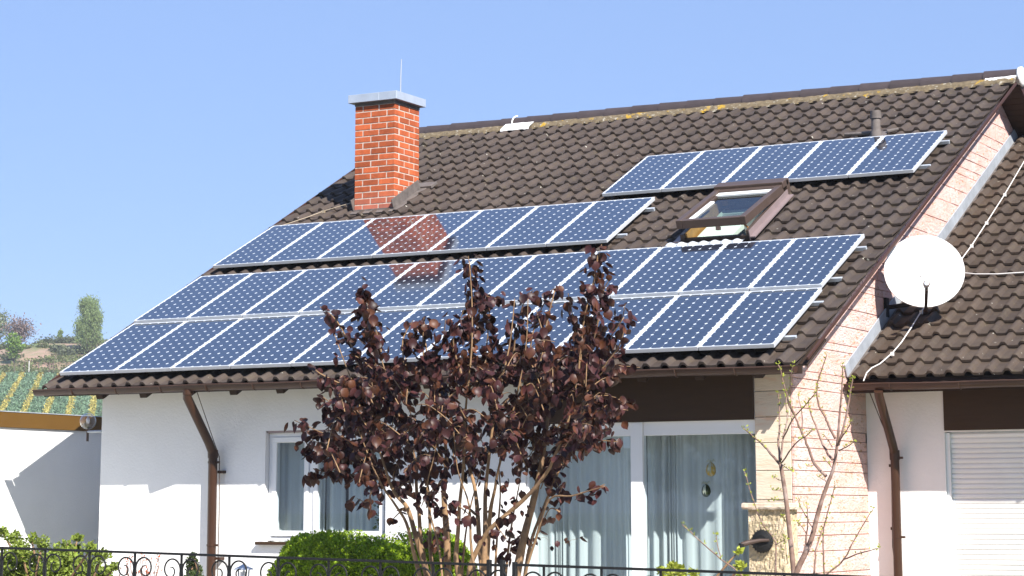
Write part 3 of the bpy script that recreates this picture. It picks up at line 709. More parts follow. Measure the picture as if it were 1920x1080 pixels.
def curtain(x0, x1, z0, z1, y, label, per=.11, seed=1, amp=.05):
    r_ = random.Random(seed); vs = []; fs = []; n = int((x1 - x0) / .006); m = 14; ph = 0; prof = []
    xs = []; a = 0
    for i in range(n + 1):
        x = x0 + (x1 - x0) * i / n; xs.append(x)
        ph += 2 * pi * .006 / (per * (1 + .55 * sin(x * 9 + seed) + .3 * sin(x * 23)) ); prof.append((sin(ph), .6 + .4 * sin(x * 5.3 + seed)))
    for k_ in range(m + 1):
        t = k_ / m; z = z1 + (z0 - z1) * t
        for i in range(n + 1):
            s_, am = prof[i]; vs.append((xs[i] + .004 * sin(t * 3 + xs[i] * 8), y + amp * am * (1 if s_ > 0 else .8) * math.copysign(abs(s_) ** .7, s_) * (.55 + .45 * t), z))
    for k_ in range(m):
        for i in range(n): fs.append((k_*(n+1)+i, k_*(n+1)+i+1, (k_+1)*(n+1)+i+1, (k_+1)*(n+1)+i))
    mb = MB(); mb.open = True; mb.v = vs; mb.f = fs
    return solo('curtain', mb, M['curtain'], label, 'curtain', smooth='all', group='curtains behind the windows')
curtain(WX0 - .12, 3.22, WZ0 - .06, WZ1 + .02, YF + .36, 'pale sheer curtain filling the narrow left pane of the small window', seed=2)
curtain(3.22, 3.50, WZ0 - .06, WZ1 + .02, YF + .36, 'short pale curtain at the left edge of the wider pane of the small window', seed=3)
curtain(3.53, 4.14, WZ0 - .06, WZ1 + .02, YF + .36, 'pale sheer curtain in the wider pane behind the purple shrub', seed=4)
curtain(PX_0 - .15, 7.24, zf, PZ1 - .06, YF + .37, 'long pleated curtain behind the left patio pane, partly hidden by the purple shrub', seed=5, per=.125)
curtain(7.26, PX_1 + .10, zf, PZ1 - .06, YF + .37, 'long pleated curtain behind the right patio pane with the hanging eggs', seed=6, per=.125)

# Easter eggs hanging inside the right patio pane
def egg(x, y, zc, r_, mt, label, body):
    t = thing('easter_egg', label, 'hanging egg', (x, y, zc - r_ * 1.4), 'eggs hanging in the patio window')
    q = MB(); q.lathe((x, y, zc), (0, 0, 1), [(r_ * sin(pi * i / 12) * (1 - .12 * cos(pi * i / 12 + pi)), -r_ * 1.38 * cos(pi * i / 12)) for i in range(13)], 16)
    build('shell', q, mt, t, smooth='all')
    q = MB(); q.open = True
    for s_ in (-1, 1):
        pass
    n = 12
    for i in range(n + 1):
        th = pi * i / n; rr = r_ * sin(th) * 1.03 + .001; zz = zc - r_ * 1.38 * cos(th); w_ = .012 + .1 * r_
        q.v += [(x - w_ * sin(th) + .35 * r_ * (body), y - sqrt(max(rr*rr - w_*w_*.5, 1e-6)), zz), (x + w_ * sin(th) + .35 * r_ * body, y - sqrt(max(rr*rr - w_*w_*.5, 1e-6)), zz)]
    q.f = [(2*i, 2*i+1, 2*i+3, 2*i+2) for i in range(n)]
    build('decoration_strip', q, M['eggS'], t)
    q = MB()
    for i in range(9):
        a = 2 * pi * i / 9; q.tube([(x, y, zc + r_ * 1.35), (x + .035 * cos(a), y + .02 * sin(a), zc + r_ * 1.35 + .025 + .01 * sin(3 * a)), (x + .055 * cos(a), y + .03 * sin(a), zc + r_ * 1.35 + .005)], [.004, .004, .002], 4)
    build('ribbon', q, M['eggS'], t)
    return t
EY = YF + .108
p1 = at(1333, 880, EY); p2 = at(1324, 920, EY)
egg(p1.x, EY, p1.z, .052, M['eggY'], 'yellow decorated egg hanging in the right patio window, the upper of two', .2)
egg(p2.x, EY, p2.z, .048, M['eggG'], 'dark green striped egg hanging in the right patio window, the lower of two', 0)
q = MB(); q.tube([(p1.x, EY, p1.z + .07), (p1.x, EY, PZ1 - .15)], .002, 4); q.tube([(p2.x, EY, p2.z + .06), (p1.x - .01, EY + .01, p1.z + .05)], .0015, 4)
solo('thread', q, M['cable'], 'thin thread holding the two eggs in the patio window', 'thread')

# thin lightning conductor beside the pipe
q = MB(); q.tube([(2.06, GY + .07, -.2), (2.03, .30, -.78), (2.045, .42, -1.0), (2.05, .43, -1.6), (2.045, .43, -2.3), (2.05, .43, GROUND)], .005, 5)
for z in (-1.17, -2.15): q.box(2.02, 2.085, .42, .50, z - .016, z + .016)
solo('lightning_conductor', q, M['pipe'], 'thin brown conductor wire clipped to the wall beside the left downpipe', 'wire')
q = MB(); pts = [at(787, 268, 8.0), at(795, 247, 8.05)]
q.tube([RP(1.605 + .02, 6.2, -.03), RP(1.66, 7.5, -.05), RP(.30, 9.0, .03)], .004, 5) if False else None
q.tube([RP(.92, 5.9, -.05), RP(.45, 5.52, -.06), RP(.30, 5.30, -.06), RP(-.02, 4.95, -.06)], .005, 5)
p = RP(.45, 5.52, -.06); q.box(p.x - .02, p.x + .02, p.y - .02, p.y + .02, p.z - .03, p.z + .01)
solo('lightning_conductor', q, M['wire'], 'thin conductor wire crossing the shaded tiles left of the chimney', 'wire')

# ------------------------------------------------------------------ neighbouring house
NX0, NX1 = XR + .003, 15.6; NW = 2.65
nb = thing('house', 'neighbouring house at the right edge with dark brown lintel, roller shutter and tiled roof', 'house', (NX0, NW, GROUND))
NSX0 = 9.945
q = MB(); q.box(NX0, NSX0, NW, NW + .3, GROUND - .2, -.30); q.box(NSX0, 12.6, NW + .0, NW + .3, -.79, -.30); q.box(12.6, NX1, NW, NW + .3, GROUND - .2, -.30)
build('wall', q, M['plaster'], nb)
q = MB(); q.box(NX0, NX1, NW + 12, NW + 12.3, GROUND - .2, -.3); q.box(NX1 - .3, NX1, NW + .3, NW + 12, GROUND - .2, -.3)
q.box(NSX0 + .01, 12.59, NW + .5, NW + .6, GROUND, -.3); build('side_wall', q, M['plaster'], nb)
q = MB(); q.box(NSX0 + .003, 12.6, NW - .02, NW - .002, -.775, -.31); build('lintel_board', q, M['brown_board'], nb)
q = MB(); q.box(NSX0 + .002, NSX0 + .045, NW + .03, NW + .11, GROUND, -.80); q.box(12.55, 12.598, NW + .03, NW + .11, GROUND, -.80); q.box(NSX0 + .046, 12.549, NW + .05, NW + .12, GROUND, -3.28)
sh = build('roller_shutter', q, M['white'], nb)
q = MB(); vs = []
prof = [(.0, .0), (-.009, .006), (-.013, .022), (-.011, .040), (-.003, .052), (.006, .0525), (.006, .0)]
q.prism([(NSX0 + .047, NW + .08 + a, b) for a, b in prof], (12.548 - NSX0 - .047, 0, 0)); sm_ = meshdata('slat', q, M['shutter'])
for i in range(46):
    o = bpy.data.objects.new('slat', sm_); COL.objects.link(o); o.parent = sh; o.location = Vector((random.uniform(-.001, .001), random.uniform(-.001, .001), -.855 - i * .0535)) - W[sh]
q = MB(); q.box(NSX0 + .05, 12.54, NW + .055, NW + .10, -.805, -.792); build('shutter_rail', q, M['alu_dull'], sh)
rf = MB(); rf.rbox(NP, NX0, NX1 + .3, -.10, 9.2, -.20, -.176)
def NBP(u, v, h): p = NP(u, v, h); return Vector((p.x, 2 * NP(0, 9.2, 0).y - p.y, p.z))
rf.rbox(NBP, NX0, NX1 + .3, 0, 9.2, -.22, -.11)
nroof = build('roof', rf, M['deck'], nb)
lay_tiles(NP, nroof, M['tileR'], NX0 + .07, 32, -.17, 26, lambda u, v: 12.2 < u < 13 and 4.9 < v < 5.5, lambda u, v, x, y: sqrt((x - 1733)**2 + (y - 508)**2) < 60)
q = MB(); q.rbox(NP, NX0 + .012, NX0 + .085, -.13, 9.2, -.145, -.13); q.rbox(NP, NX0, NX1, 8.8, 9.2, -.15, -.12); build('valley_tray', q, M['lead'], nroof)
q = MB(); q.rbox(NP, XR + .012, XR + .026, -.14, 9.0, -.13, .012)
build('step_flashing', q, M['alu_dull'], nroof, bevel=.002)
gutter(NX0 + .02, NX1 + .3, 1.97, -.295, -.33, .066, nb, M['gutter'], .75, 9.6)
q = MB()
for x in (9.75, 10.45, 11.15): q.rbox(NP, x, x + .1, .02, .8, -.36, -.224)
build('rafter', q, M['wood'], nroof)
q = MB(); q.rbox(NP, NX0 + .01, NX1, -.02, .72, -.2235, -.2015); q.box(NX0 + .01, NX1, 2.040, 2.056, -.385, -.245); build('eaves_soffit', q, M['wood'], nroof)
downpipe([(9.47, 1.93, -.37), (9.465, 1.96, -.42), (9.43, 2.42, -.88), (9.425, 2.5, -.97), (9.425, 2.53, -1.05), (9.425, 2.53, GROUND)], .048, nb, M['pipe'],
         [((9.425, 2.53, -1.06), .054), ((9.425, 2.53, -1.9), .054)], [((9.425, 2.52, -.98), (9.425, 2.53, -1.08), .055)])
q = MB(); q.tube([(9.30, 2.0, -.28), (9.27, 2.2, -.35), (9.36, 2.60, -.93), (9.35, 2.62, -1.3), (9.34, 2.62, -2.0), (9.38, 2.62, -2.4), (9.38, 2.62, GROUND)], .005, 5)
for z in (-1.14, -1.81): q.box(9.33, 9.385, 2.60, 2.65, z - .015, z + .015)
solo('lightning_conductor', q, M['pipe'], 'thin brown conductor wire clipped beside the right downpipe', 'wire')
# unseen chimney added beyond the frame to cast shade at the right edge
q = MB(); q.box(12.25, 12.95, 6.45, 7.05, 1.8, 3.45); shade_chim = build('chimney', q, M['brick'], nb)
q = MB(); q.box(12.2, 13.0, 6.4, 7.1, 3.45, 3.55); build('chimney_cap', q, M['capzinc'], shade_chim)

# wires on the neighbour's roof
def npt(x, y):      # pixel on neighbour roof surface
    d = CF + CR * ((x - PX0) / FPX) - CU * ((y - PY0) / FPX)
    n = Vector((0, -SA, CA)); o = NP(0, 0, -.07); return CAM + d * ((o - CAM).dot(n) / d.dot(n))
q = MB(); pts = [npt(*p) for p in ((1935, 285), (1920, 303), (1884, 364), (1850, 417), (1822, 460), (1800, 490), (1765, 535), (1727, 584), (1708, 615), (1690, 642), (1673, 662), (1650, 682), (1634, 690), (1625, 699))]
pts.append(pts[-1] + Vector((-.01, -.08, -.09))); q.tube(pts, .007, 6)
for i in (2, 3, 4, 7, 10): p = pts[i]; q.box(p.x - .016, p.x + .016, p.y - .016, p.y + .016, p.z - .03, p.z + .012)
solo('lightning_conductor', q, M['cable'], 'pale conductor wire running down the right roof from behind the satellite dish to the gutter', 'wire')
q = MB(); q.tube([npt(1800, 511), npt(1830, 514), npt(1870, 514), npt(1900, 512), npt(1935, 510)], .009, 6)
solo('cable', q, M['cable'], 'white cable lying level across the tiles right of the satellite dish', 'cable')

# ------------------------------------------------------------------ satellite dish
mt_ = Vector((XR + .02, 3.393, .643)); dc = Vector((9.633, 3.1, 1.003))
dish = thing('satellite_dish', 'large round white satellite dish on a black wall arm in front of the stone gable', 'satellite dish', mt_)
dn = Vector((.33, -.90, .22)).normalized()
q = MB(); q.open = True; R_ = .425; n = 40; vs = []; x = dn.cross(Vector((0,0,1))).normalized(); y = x.cross(dn)
y = y if y.z > 0 else -y
ring = [(.0, -.055), (.12, -.051), (.22, -.041), (.32, -.024), (.395, -.007), (.415, .0), (.425, .0), (.428, -.012), (.418, -.020), (.33, -.038), (.22, -.055), (.0, -.072)]
for (r_, h) in ring:
    for k_ in range(n):
        a = 2 * pi * k_ / n; vs.append(dc + x * (max(r_, .002) * 1.035 * cos(a)) + y * (max(r_, .002) * .99 * sin(a)) + dn * h)
fs = [(i*n+k_, i*n+(k_+1) % n, (i+1)*n+(k_+1) % n, (i+1)*n+k_) for i in range(len(ring)-1) for k_ in range(n)] + [tuple(range(n-1, -1, -1)), tuple((len(ring)-1)*n + k_ for k_ in range(n))]
q.add(vs, fs); q.open = False
build('reflector', q, M['dish'], dish, smooth=True)
back = dc - dn * .075
q = MB(); q.tube([mt_, mt_ + Vector((.35, -.12, .02)), (dc.x - .05, back.y + .12, mt_.z + .03), (dc.x - .03, back.y + .10, dc.z)], .026, 8)
q.box(XR + .002, XR + .03, mt_.y - .05, mt_.y + .05, mt_.z - .11, mt_.z + .11); q.box(dc.x - .09, dc.x + .01, back.y + .06, back.y + .15, dc.z - .10, dc.z + .08)
build('wall_arm', q, M['black'], dish, bevel=0)
bot = dc - y * .43 - dn * .02; lnb = dc + dn * .40 - y * .30
q = MB(); q.bar(bot - dn * .03 - y * .02, lnb - y * .05, .028, .034, up=x); build('feed_arm', q, M['wood'], dish)
q = MB(); q.lathe(lnb, -dn, [(.0, -.05), (.037, -.05), (.038, -.02), (.030, 0), (.028, .05), (.0, .052)], 14); build('feed_head', q, M['sashbrown'], dish, smooth=True)
q = MB(); q.lathe(lnb + dn * .052, dn, [(.024, 0), (.024, .008), (.0, .012)], 12); build('feed_cap', q, M['alu'], dish)
q = MB()
for (a, b) in ((-.04, .13), (-.16, -.13), (.13, -.12)): p = dc + x * a * -1 + y * (b - .18); q.lathe(p - dn * .045, dn, [(.006, 0), (.006, .02), (.0, .022)], 8)
build('bolt', q, M['lead'], dish)

# ------------------------------------------------------------------ garage at the left
GX = -1.20; GT = -.41; GB = -.597
gar = thing('garage', 'low white garage with ochre fascia board at the left edge', 'garage', (GX, 2, GROUND))
q = MB(); q.box(-6.5, GX, -4.5, 9.5, GROUND - .2, GB - .0); build('wall', q, M['plaster_smooth'], gar)
q = MB(); q.box(-6.53, GX + .03, -4.53, 9.53, GB - .002, GT); build('fascia', q, M['ochre'], gar, bevel=.004)
q = MB(); q.box(GX + .0, GX + .036, -4.536, 9.536, GT + .001, GT + .012); build('roof_edge', q, M['alu_dull'], gar)

# wall lamp on the left corner
lp = at(165, 790, .62); lamp = thing('wall_lamp', 'clear glass globe lamp on a dark bracket at the left house corner', 'wall lamp', (XL - .1, .62, lp.z - .2))
q = MB(); q.lathe((lp.x, .62, lp.z), (0, 0, 1), [(.098 * sin(pi * i / 14), -.098 * cos(pi * i / 14)) for i in range(1, 15)], 24); build('globe', q, M['globe'], lamp, smooth='all')
q = MB(); q.tube([(lp.x, .62, lp.z - .24), (lp.x, .62, lp.z - .06)], .016, 10); q.tube([(lp.x, .62, lp.z - .085), (lp.x, .62, lp.z - .03)], .024, 10); build('stem', q, M['sashbrown'], lamp, smooth=True)
q = MB(); q.tube([(lp.x, .62, lp.z - .03), (lp.x, .62, lp.z + .02), (lp.x, .62, lp.z + .055)], [.016, .024, .01], 10); build('bulb', q, M['white'], lamp, smooth='all')
q = MB(); q.tube([(lp.x, .62, lp.z - .125), (XL - .03, .62, lp.z - .125)], .017, 8); build('bracket', q, M['alu_dull'], lamp, smooth=True)
q = MB(); q.lathe((XL - .055, .62, lp.z - .125), (1, 0, 0), [(.058, 0), (.058, .03), (.05, .054), (.0, .055)], 16); build('wall_plate', q, M['black'], lamp, smooth=True)
# ------------------------------------------------------------------ stone pillar and its lamp
PY = .02
a = at(1403, 960, PY); b = at(1474, 960, PY); tz = at(1440, 955, PY).z
pil = thing('stone_pillar', 'rough yellowish stone pillar with a slab on top, standing before the patio window', 'pillar', ((a.x + b.x)/2, PY + .2, GROUND))
q = MB(); n = 22; m = 60; rp = random.Random(5); q.open = True; vs = []
wd = b.x - a.x - .02; dp = .34
def roughside(o, ux, nx, L):
    base = len(q.v)
    for j in range(m + 1):
        for i in range(n + 1):
            e = 0 if i in (0, n) else 1
            p = o + ux * (L * i / n) + Vector((0, 0, 1)) * ((tz - GROUND) * j / m) + nx * (e * rp.uniform(-.010, .008)); q.v.append(tuple(p))
    for j in range(m):
        for i in range(n): q.f.append((base+j*(n+1)+i, base+j*(n+1)+i+1, base+(j+1)*(n+1)+i+1, base+(j+1)*(n+1)+i))
roughside(Vector((a.x, PY, GROUND)), Vector((1,0,0)), Vector((0,-1,0)), wd); roughside(Vector((a.x + wd, PY, GROUND)), Vector((0,1,0)), Vector((1,0,0)), dp)
roughside(Vector((a.x, PY + dp, GROUND)), Vector((0,-1,0)), Vector((-1,0,0)), dp)
build('shaft', q, M['rough'], pil)
c0 = at(1391, 948, PY); 
q = MB(); n = 14; q.v = []; x0c, x1c = a.x - .055, a.x + wd + .06
vs = []
for (z, o) in ((tz, .01), (tz + .02, 0), (tz + .055, .003), (tz + .062, .02)):
    ringp = []
    for i in range(n): ringp.append((x0c + o + (x1c - x0c - 2*o) * i / n, PY - .05 + o + rp.uniform(-.006, .006), z + rp.uniform(-.003, .003)))
    for i in range(n): ringp.append((x1c - o + rp.uniform(-.004, .004), PY - .05 + (dp + .08) * i / n, z))
    for i in range(n): ringp.append((x1c - o - (x1c - x0c - 2*o) * i / n, PY + dp + .03 - o, z))
    for i in range(n): ringp.append((x0c + o, PY + dp + .03 - (dp + .08) * i / n, z))
    vs += ringp
N4 = 4 * n
q.add(vs, [(r_*N4+i, r_*N4+(i+1) % N4, (r_+1)*N4+(i+1) % N4, (r_+1)*N4+i) for r_ in range(3) for i in range(N4)] + [tuple(range(N4-1, -1, -1)), tuple(3*N4 + i for i in range(N4))])
build('cap_slab', q, M['pierstone'], pil)
lc = at(1430, 1015, PY - .03)
tap = thing('wall_fitting', 'black round fitting with a short spout on the rough stone pillar', 'wall fitting', (lc.x, PY - .02, lc.z - .12))
q = MB(); q.lathe((lc.x, PY - .012, lc.z), (0, -1, 0), [(.085, 0), (.108, .012), (.112, .03), (.10, .05), (.06, .065), (.0, .07)], 22)
for i in range(22):
    t = 2 * pi * i / 22; q.tube([(lc.x + .06 * cos(t), PY - .07, lc.z + .06 * sin(t)), (lc.x + .115 * cos(t), PY - .045, lc.z + .115 * sin(t))], .007, 5)
build('round_plate', q, M['black'], tap)
q = MB(); q.tube([(lc.x + .09, PY - .085, lc.z + .012), (lc.x + .0, PY - .10, lc.z + .01), (lc.x - .10, PY - .17, lc.z - .012), (lc.x - .155, PY - .20, lc.z - .03)], [.014, .018, .026, .024], 10)
build('spout', q, M['sashbrown'], tap, smooth=True)
q = MB(); q.tube([(lc.x - .15, PY - .20, lc.z - .022), (lc.x - .16, PY - .205, lc.z - .062)], [.03, .026], 10); build('nozzle', q, M['black'], tap, smooth=True)

# ------------------------------------------------------------------ wrought iron fence
FY = -5.0
def railz(x): return -1.928 - .0199 * (x - 3.627) - .0003 * (x - 3.6) ** 2 * .0
fence = thing('iron_fence', 'black wrought iron fence with scrollwork along the front garden', 'fence', (8, FY, GROUND))
q = MB(); q.hexa([Vector(p) for p in ((1.0, FY-.014, railz(1)-.02), (8.80, FY-.014, railz(8.80)-.02), (8.80, FY+.014, railz(8.80)-.02), (1.0, FY+.014, railz(1)-.02), (1.0, FY-.014, railz(1)), (8.80, FY-.014, railz(8.80)), (8.80, FY+.014, railz(8.80)), (1.0, FY+.014, railz(1)))])
build('top_rail', q, M['black'], fence)
q = MB(); q.hexa([Vector(p) for p in ((8.86, FY-.014, railz(8.86)-.012), (15.8, FY-.014, railz(15.8)-.012), (15.8, FY+.014, railz(15.8)-.012), (8.86, FY+.014, railz(8.86)-.012), (8.86, FY-.014, railz(8.86)+.008), (15.8, FY-.014, railz(15.8)+.008), (15.8, FY+.014, railz(15.8)+.008), (8.86, FY+.014, railz(8.86)+.008))])
build('top_rail', q, M['black'], fence)
q = MB(); q.box(1, 15.8, FY - .012, FY + .012, GROUND + .13, GROUND + .16); build('bottom_rail', q, M['black'], fence)
q = MB(); q.box(0, 16, FY - .12, FY + .12, GROUND - .1, GROUND + .06); build('plinth', q, M['paving'], fence)
xp = 1.63
# one scroll as polyline in (x, z) relative to post top: stem rises from the post, arcs over and curls in
sc = []
for i in range(10): t = i / 9; sc.append((.02 + .02 * t * t, -.42 + .20 * t))
sc = [(.012, -.50), (.022, -.44), (.05, -.36), (.10, -.30), (.145, -.235)]
cx_, cz_ = .105, -.115
sc2 = []
for i in range(34):
    t = i / 33; ang = radians(-155 + 515 * t * 1.0); r_ = (.112 * (1 - t) ** .75 + .022)
    sc2.append((cx_ + r_ * .92 * cos(ang) * -1, cz_ + r_ * sin(ang) * 1.0))
def scroll_pts(side):
    # C curve: leaves the post foot, sweeps up beside it, over the top and curls inward
    pts = [(.014, -.62), (.016, -.55), (.03, -.46), (.022, -.36)]
    out = []
    for i in range(40):
        t = i / 39
        ang = radians(200 - 470 * t); r_ = .098 * (1 - .72 * t)
        ccx, ccz = .105 + .010 * t, -.125 - .015 * t
        out.append((ccx + r_ * cos(ang), ccz + r_ * 1.08 * sin(ang)))
    lead = [(.14, -.56), (.075, -.44), (.028, -.33), (.010, -.24)]
    return [(side * a, b) for a, b in lead + out]
i = 0
SM = {}
for s_ in (-1, 1):
    q = MB(); q.tube([(a, 0, b) for a, b in scroll_pts(s_)], [.0085] * 4 + [.0085 - .003 * k_ / 39 for k_ in range(40)], 6); SM[s_] = meshdata('scroll', q, M['black'], smooth='all')
    q = MB(); q.tube([(a, 0, -1.13 - b) for a, b in scroll_pts(s_)], .008, 5); SM[s_ * 2] = meshdata('scroll', q, M['black'], smooth='all')
while xp < 15.6:
    z = railz(xp)
    if not (8.6 < xp < 8.9):
        q = MB(); q.box(xp - .008, xp + .008, FY - .008, FY + .008, GROUND + .05, z - .003); build('baluster', q, M['black'], fence)
    for s_ in (-1, 1, -2, 2):
        if 8.3 < xp < 9.0 and ((xp < 8.66 and s_ > 0 and xp > 8.5) or (xp > 8.66 and s_ < 0)): pass
        o = bpy.data.objects.new('scroll', SM[s_]); COL.objects.link(o); o.parent = fence; o.location = Vector((xp, FY, z - .012)) - W[fence]
    xp += .4995
q = MB(); q.box(8.62, 8.65, FY - .02, FY + .02, GROUND, railz(8.6) + .03); q.box(8.74, 8.77, FY - .02, FY + .02, GROUND, railz(8.7) + .03); q.box(8.85, 8.88, FY - .02, FY + .02, GROUND, railz(8.86) + .02)
q.box(8.60, 8.90, FY - .03, FY - .005, railz(8.7) - .14, railz(8.7) - .10); build('gate_lock', q, M['black'], fence, bevel=.002)

# ------------------------------------------------------------------ purple hazel
rh = random.Random(21)
hz = thing('purple_shrub', 'tall purple leaved hazel shrub with many bare stems in front of the house', 'shrub', (at(880, 1080, -3.4).x, -3.4, GROUND))
def stem3(px, y0, y1):
    """pixel polyline to a smooth 3D polyline between two depths"""
    n = len(px); return [at(x, y, y0 + (y1 - y0) * i / (n - 1)) for i, (x, y) in enumerate(px)]
def smooth(pts, k=4):
    out = []
    for i in range(len(pts) - 1):
        p0 = pts[max(i-1, 0)]; p1 = pts[i]; p2 = pts[i+1]; p3 = pts[min(i+2, len(pts)-1)]
        for j in range(k):
            t = j / k; out.append(.5 * ((2*p1) + (p2-p0)*t + (2*p0-5*p1+4*p2-p3)*t*t + (-p0+3*p1-3*p2+p3)*t**3))
    out.append(pts[-1]); return out
MAIN = [
 ([(812,1190),(786,1077),(775,1033),(762,981),(740,945),(708,895),(670,800),(640,720)], 13, -3.5, -3.9),
 ([(820,1190),(801,1080),(788,1033),(780,1007),(764,953),(744,930),(731,906),(723,880),(695,800),(650,690),(625,620)], 17, -3.4, -3.8),
 ([(815,1190),(795,1049),(789,1020),(786,968),(781,917),(780,878),(775,847),(764,828),(730,720),(705,640),(684,560)], 13, -3.3, -3.2),
 ([(830,1190),(808,1044),(806,981),(803,917),(793,878),(780,834),(765,740),(760,670)], 11, -3.1, -2.8),
 ([(850,1190),(840,1080),(838,1007),(833,943),(832,904),(837,852),(820,740),(800,660),(795,595)], 22, -3.3, -3.3),
 ([(870,1190),(860,1080),(855,1046),(859,994),(862,943),(869,873),(872,780),(884,660),(885,570),(880,490)], 15, -3.6, -3.7),
 ([(905,1190),(905,1080),(899,1020),(895,956),(889,909),(876,865),(866,831),(850,740),(850,650)], 17, -3.2, -2.9),
 ([(905,1190),(908,1059),(910,994),(910,930),(916,865),(930,760),(955,650),(965,560)], 17, -3.5, -3.4),
 ([(912,1190),(912,1080),(916,1010),(920,955),(928,917),(935,878),(960,780),(985,660),(990,560)], 15, -3.1, -3.5),
 ([(876,1190),(880,1080),(890,1041),(919,992),(984,935),(1025,886),(1041,852),(1061,805),(1080,720),(1098,620),(1112,540),(1122,468)], 15, -3.8, -4.0),
 ([(950,1190),(968,1080),(984,1002),(999,943),(1010,896),(1020,839),(1025,808),(1030,720),(1020,640),(1040,545)], 24, -3.4, -3.1),
 ([(965,1190),(984,1080),(1004,1013),(1030,937),(1072,930),(1105,920),(1134,912)], 9, -3.9, -4.2),
 ([(975,1190),(990,1040),(1020,950),(1060,850),(1110,700),(1140,640),(1170,595)], 11, -3.0, -2.8),
 ([(860,1190),(868,1050),(880,960),(905,870),(930,800)], 8, -2.9, -2.7),
 ([(925,1190),(930,1040),(938,930),(937,860),(960,780)], 8, -2.9, -2.7),
 ([(835,1190),(825,1040),(800,930),(815,850),(830,760)], 7, -3.8, -3.9),
 ([(915,1190),(885,1040),(880,950),(858,880),(850,800)], 9, -3.9, -4.0),
 ([(940,1190),(950,1060),(960,980),(975,900),(985,820)], 9, -2.9, -2.7),
]
SPIKES = [  # leafy shoots (pixel polylines), leaf density
 ([(700,700),(660,650),(630,600),(600,575)], 1.0), ([(705,690),(690,620),(684,560),(680,535)], 2.2), ([(715,660),(700,600),(690,570)], 1.6),
 ([(795,700),(793,640),(795,595)], 2.0), ([(810,680),(830,640),(835,600)], 1.0), ([(760,700),(755,640),(775,600)], .8),
 ([(880,690),(885,600),(885,540),(878,480)], 1.7), ([(905,690),(915,620),(905,560),(930,560)], 1.6), ([(865,700),(850,640),(870,580)], 1.5),
 ([(960,700),(968,620),(985,560),(1000,545)], 1.2), ([(990,700),(1000,620),(1030,550),(1050,540)], .9), ([(1010,690),(1020,640),(1005,580)], .9),
 ([(1085,700),(1095,600),(1110,540),(1118,500),(1128,458)], 1.8), ([(1100,680),(1120,610),(1130,550),(1145,520)], 1.5), ([(1090,690),(1075,600),(1065,550)], .9),
 ([(1110,700),(1140,640),(1165,600),(1172,570)], 1.2), ([(1130,690),(1160,650),(1170,620)], 1.0),
 ([(700,860),(650,830),(600,810),(552,788)], 1.3), ([(700,880),(650,862),(600,850),(566,845)], 1.3), ([(720,890),(660,890),(610,880),(572,895)], 1.5),
 ([(690,740),(640,720),(600,700),(590,690)], .8), ([(680,770),(630,760),(600,740)], .7),
 ([(1090,790),(1130,765),(1165,748),(1182,758)], 1.1), ([(1090,820),(1120,770),(1160,790)], .8), ([(1060,850),(1110,828),(1158,828)], 1.0),
 ([(1072,930),(1105,920),(1134,908)], .7), ([(1050,960),(1030,955),(1010,1000)], .4), ([(1000,870),(1040,900),(1050,930)], 1.2),
 ([(770,900),(745,915),(730,915)], 1.2), ([(760,950),(735,975)], .3), ([(830,900),(800,930),(790,950)], 1.3), ([(850,940),(880,965)], 1.2), ([(830,990),(815,1010),(800,1015)], .9),
 ([(960,960),(930,980),(950,1010)], .6), ([(700,900),(690,940),(670,935)], .8), ([(980,1000),(960,1020),(955,1050)], .7), ([(1020,720),(1060,700),(1110,690)], 1.5),
]
sp = []
for px, wpx, y0, y1 in MAIN:
    pts = smooth(stem3(px, y0, y1), 4); n = len(pts); r0_ = wpx / 235 / 2
    q = MB(); q.tube(pts, [max(.004, r0_ * (1 - .90 * (i / (n-1)) ** .7)) * rh.uniform(.94, 1.06) for i in range(n)], 8); build('stem', q, M['bark'], hz, smooth='all')
leaves = []
def leaf_on(pts, dens, szs=(.058, .108), side_tw=.03):
    # alternate leaves on short petioles along a 3D polyline
    for i in range(len(pts) - 1):
        a_, b_ = pts[i], pts[i+1]; L = (b_ - a_).length; n = max(1, int(L / .024 * dens + rh.random()))
        for k_ in range(n):
            p = a_.lerp(b_, rh.random()); off = Vector((rh.gauss(0, side_tw), rh.gauss(0, side_tw * 1.3), rh.gauss(0, side_tw * .6)))
            leaves.append((p + off, rh.uniform(*szs)))
tw = MB()
for px, dens in SPIKES:
    y0 = rh.uniform(-4.2, -2.8); pts = smooth(stem3(px, y0, y0 + rh.uniform(-.2, .2)), 5); n = len(pts)
    tw.tube(pts, [.007 * (1 - .75 * i / n) + .0012 for i in range(n)], 5); leaf_on(pts, dens * 1.35, side_tw=.042)
poly = [(625,730),(680,680),(760,690),(830,665),(900,660),(960,650),(1050,655),(1100,630),(1145,690),(1130,760),(1105,830),(1065,880),(1030,905),(960,860),(900,850),(850,885),(780,895),(720,905),(650,900),(605,860),(620,800),(605,760)]
def inpoly(x, y):
    c_ = False; n = len(poly)
    for i in range(n):
        x1, y1 = poly[i]; x2, y2 = poly[(i+1) % n]
        if (y1 > y) != (y2 > y) and x < (x2 - x1) * (y - y1) / (y2 - y1) + x1: c_ = not c_
    return c_
k_ = 0
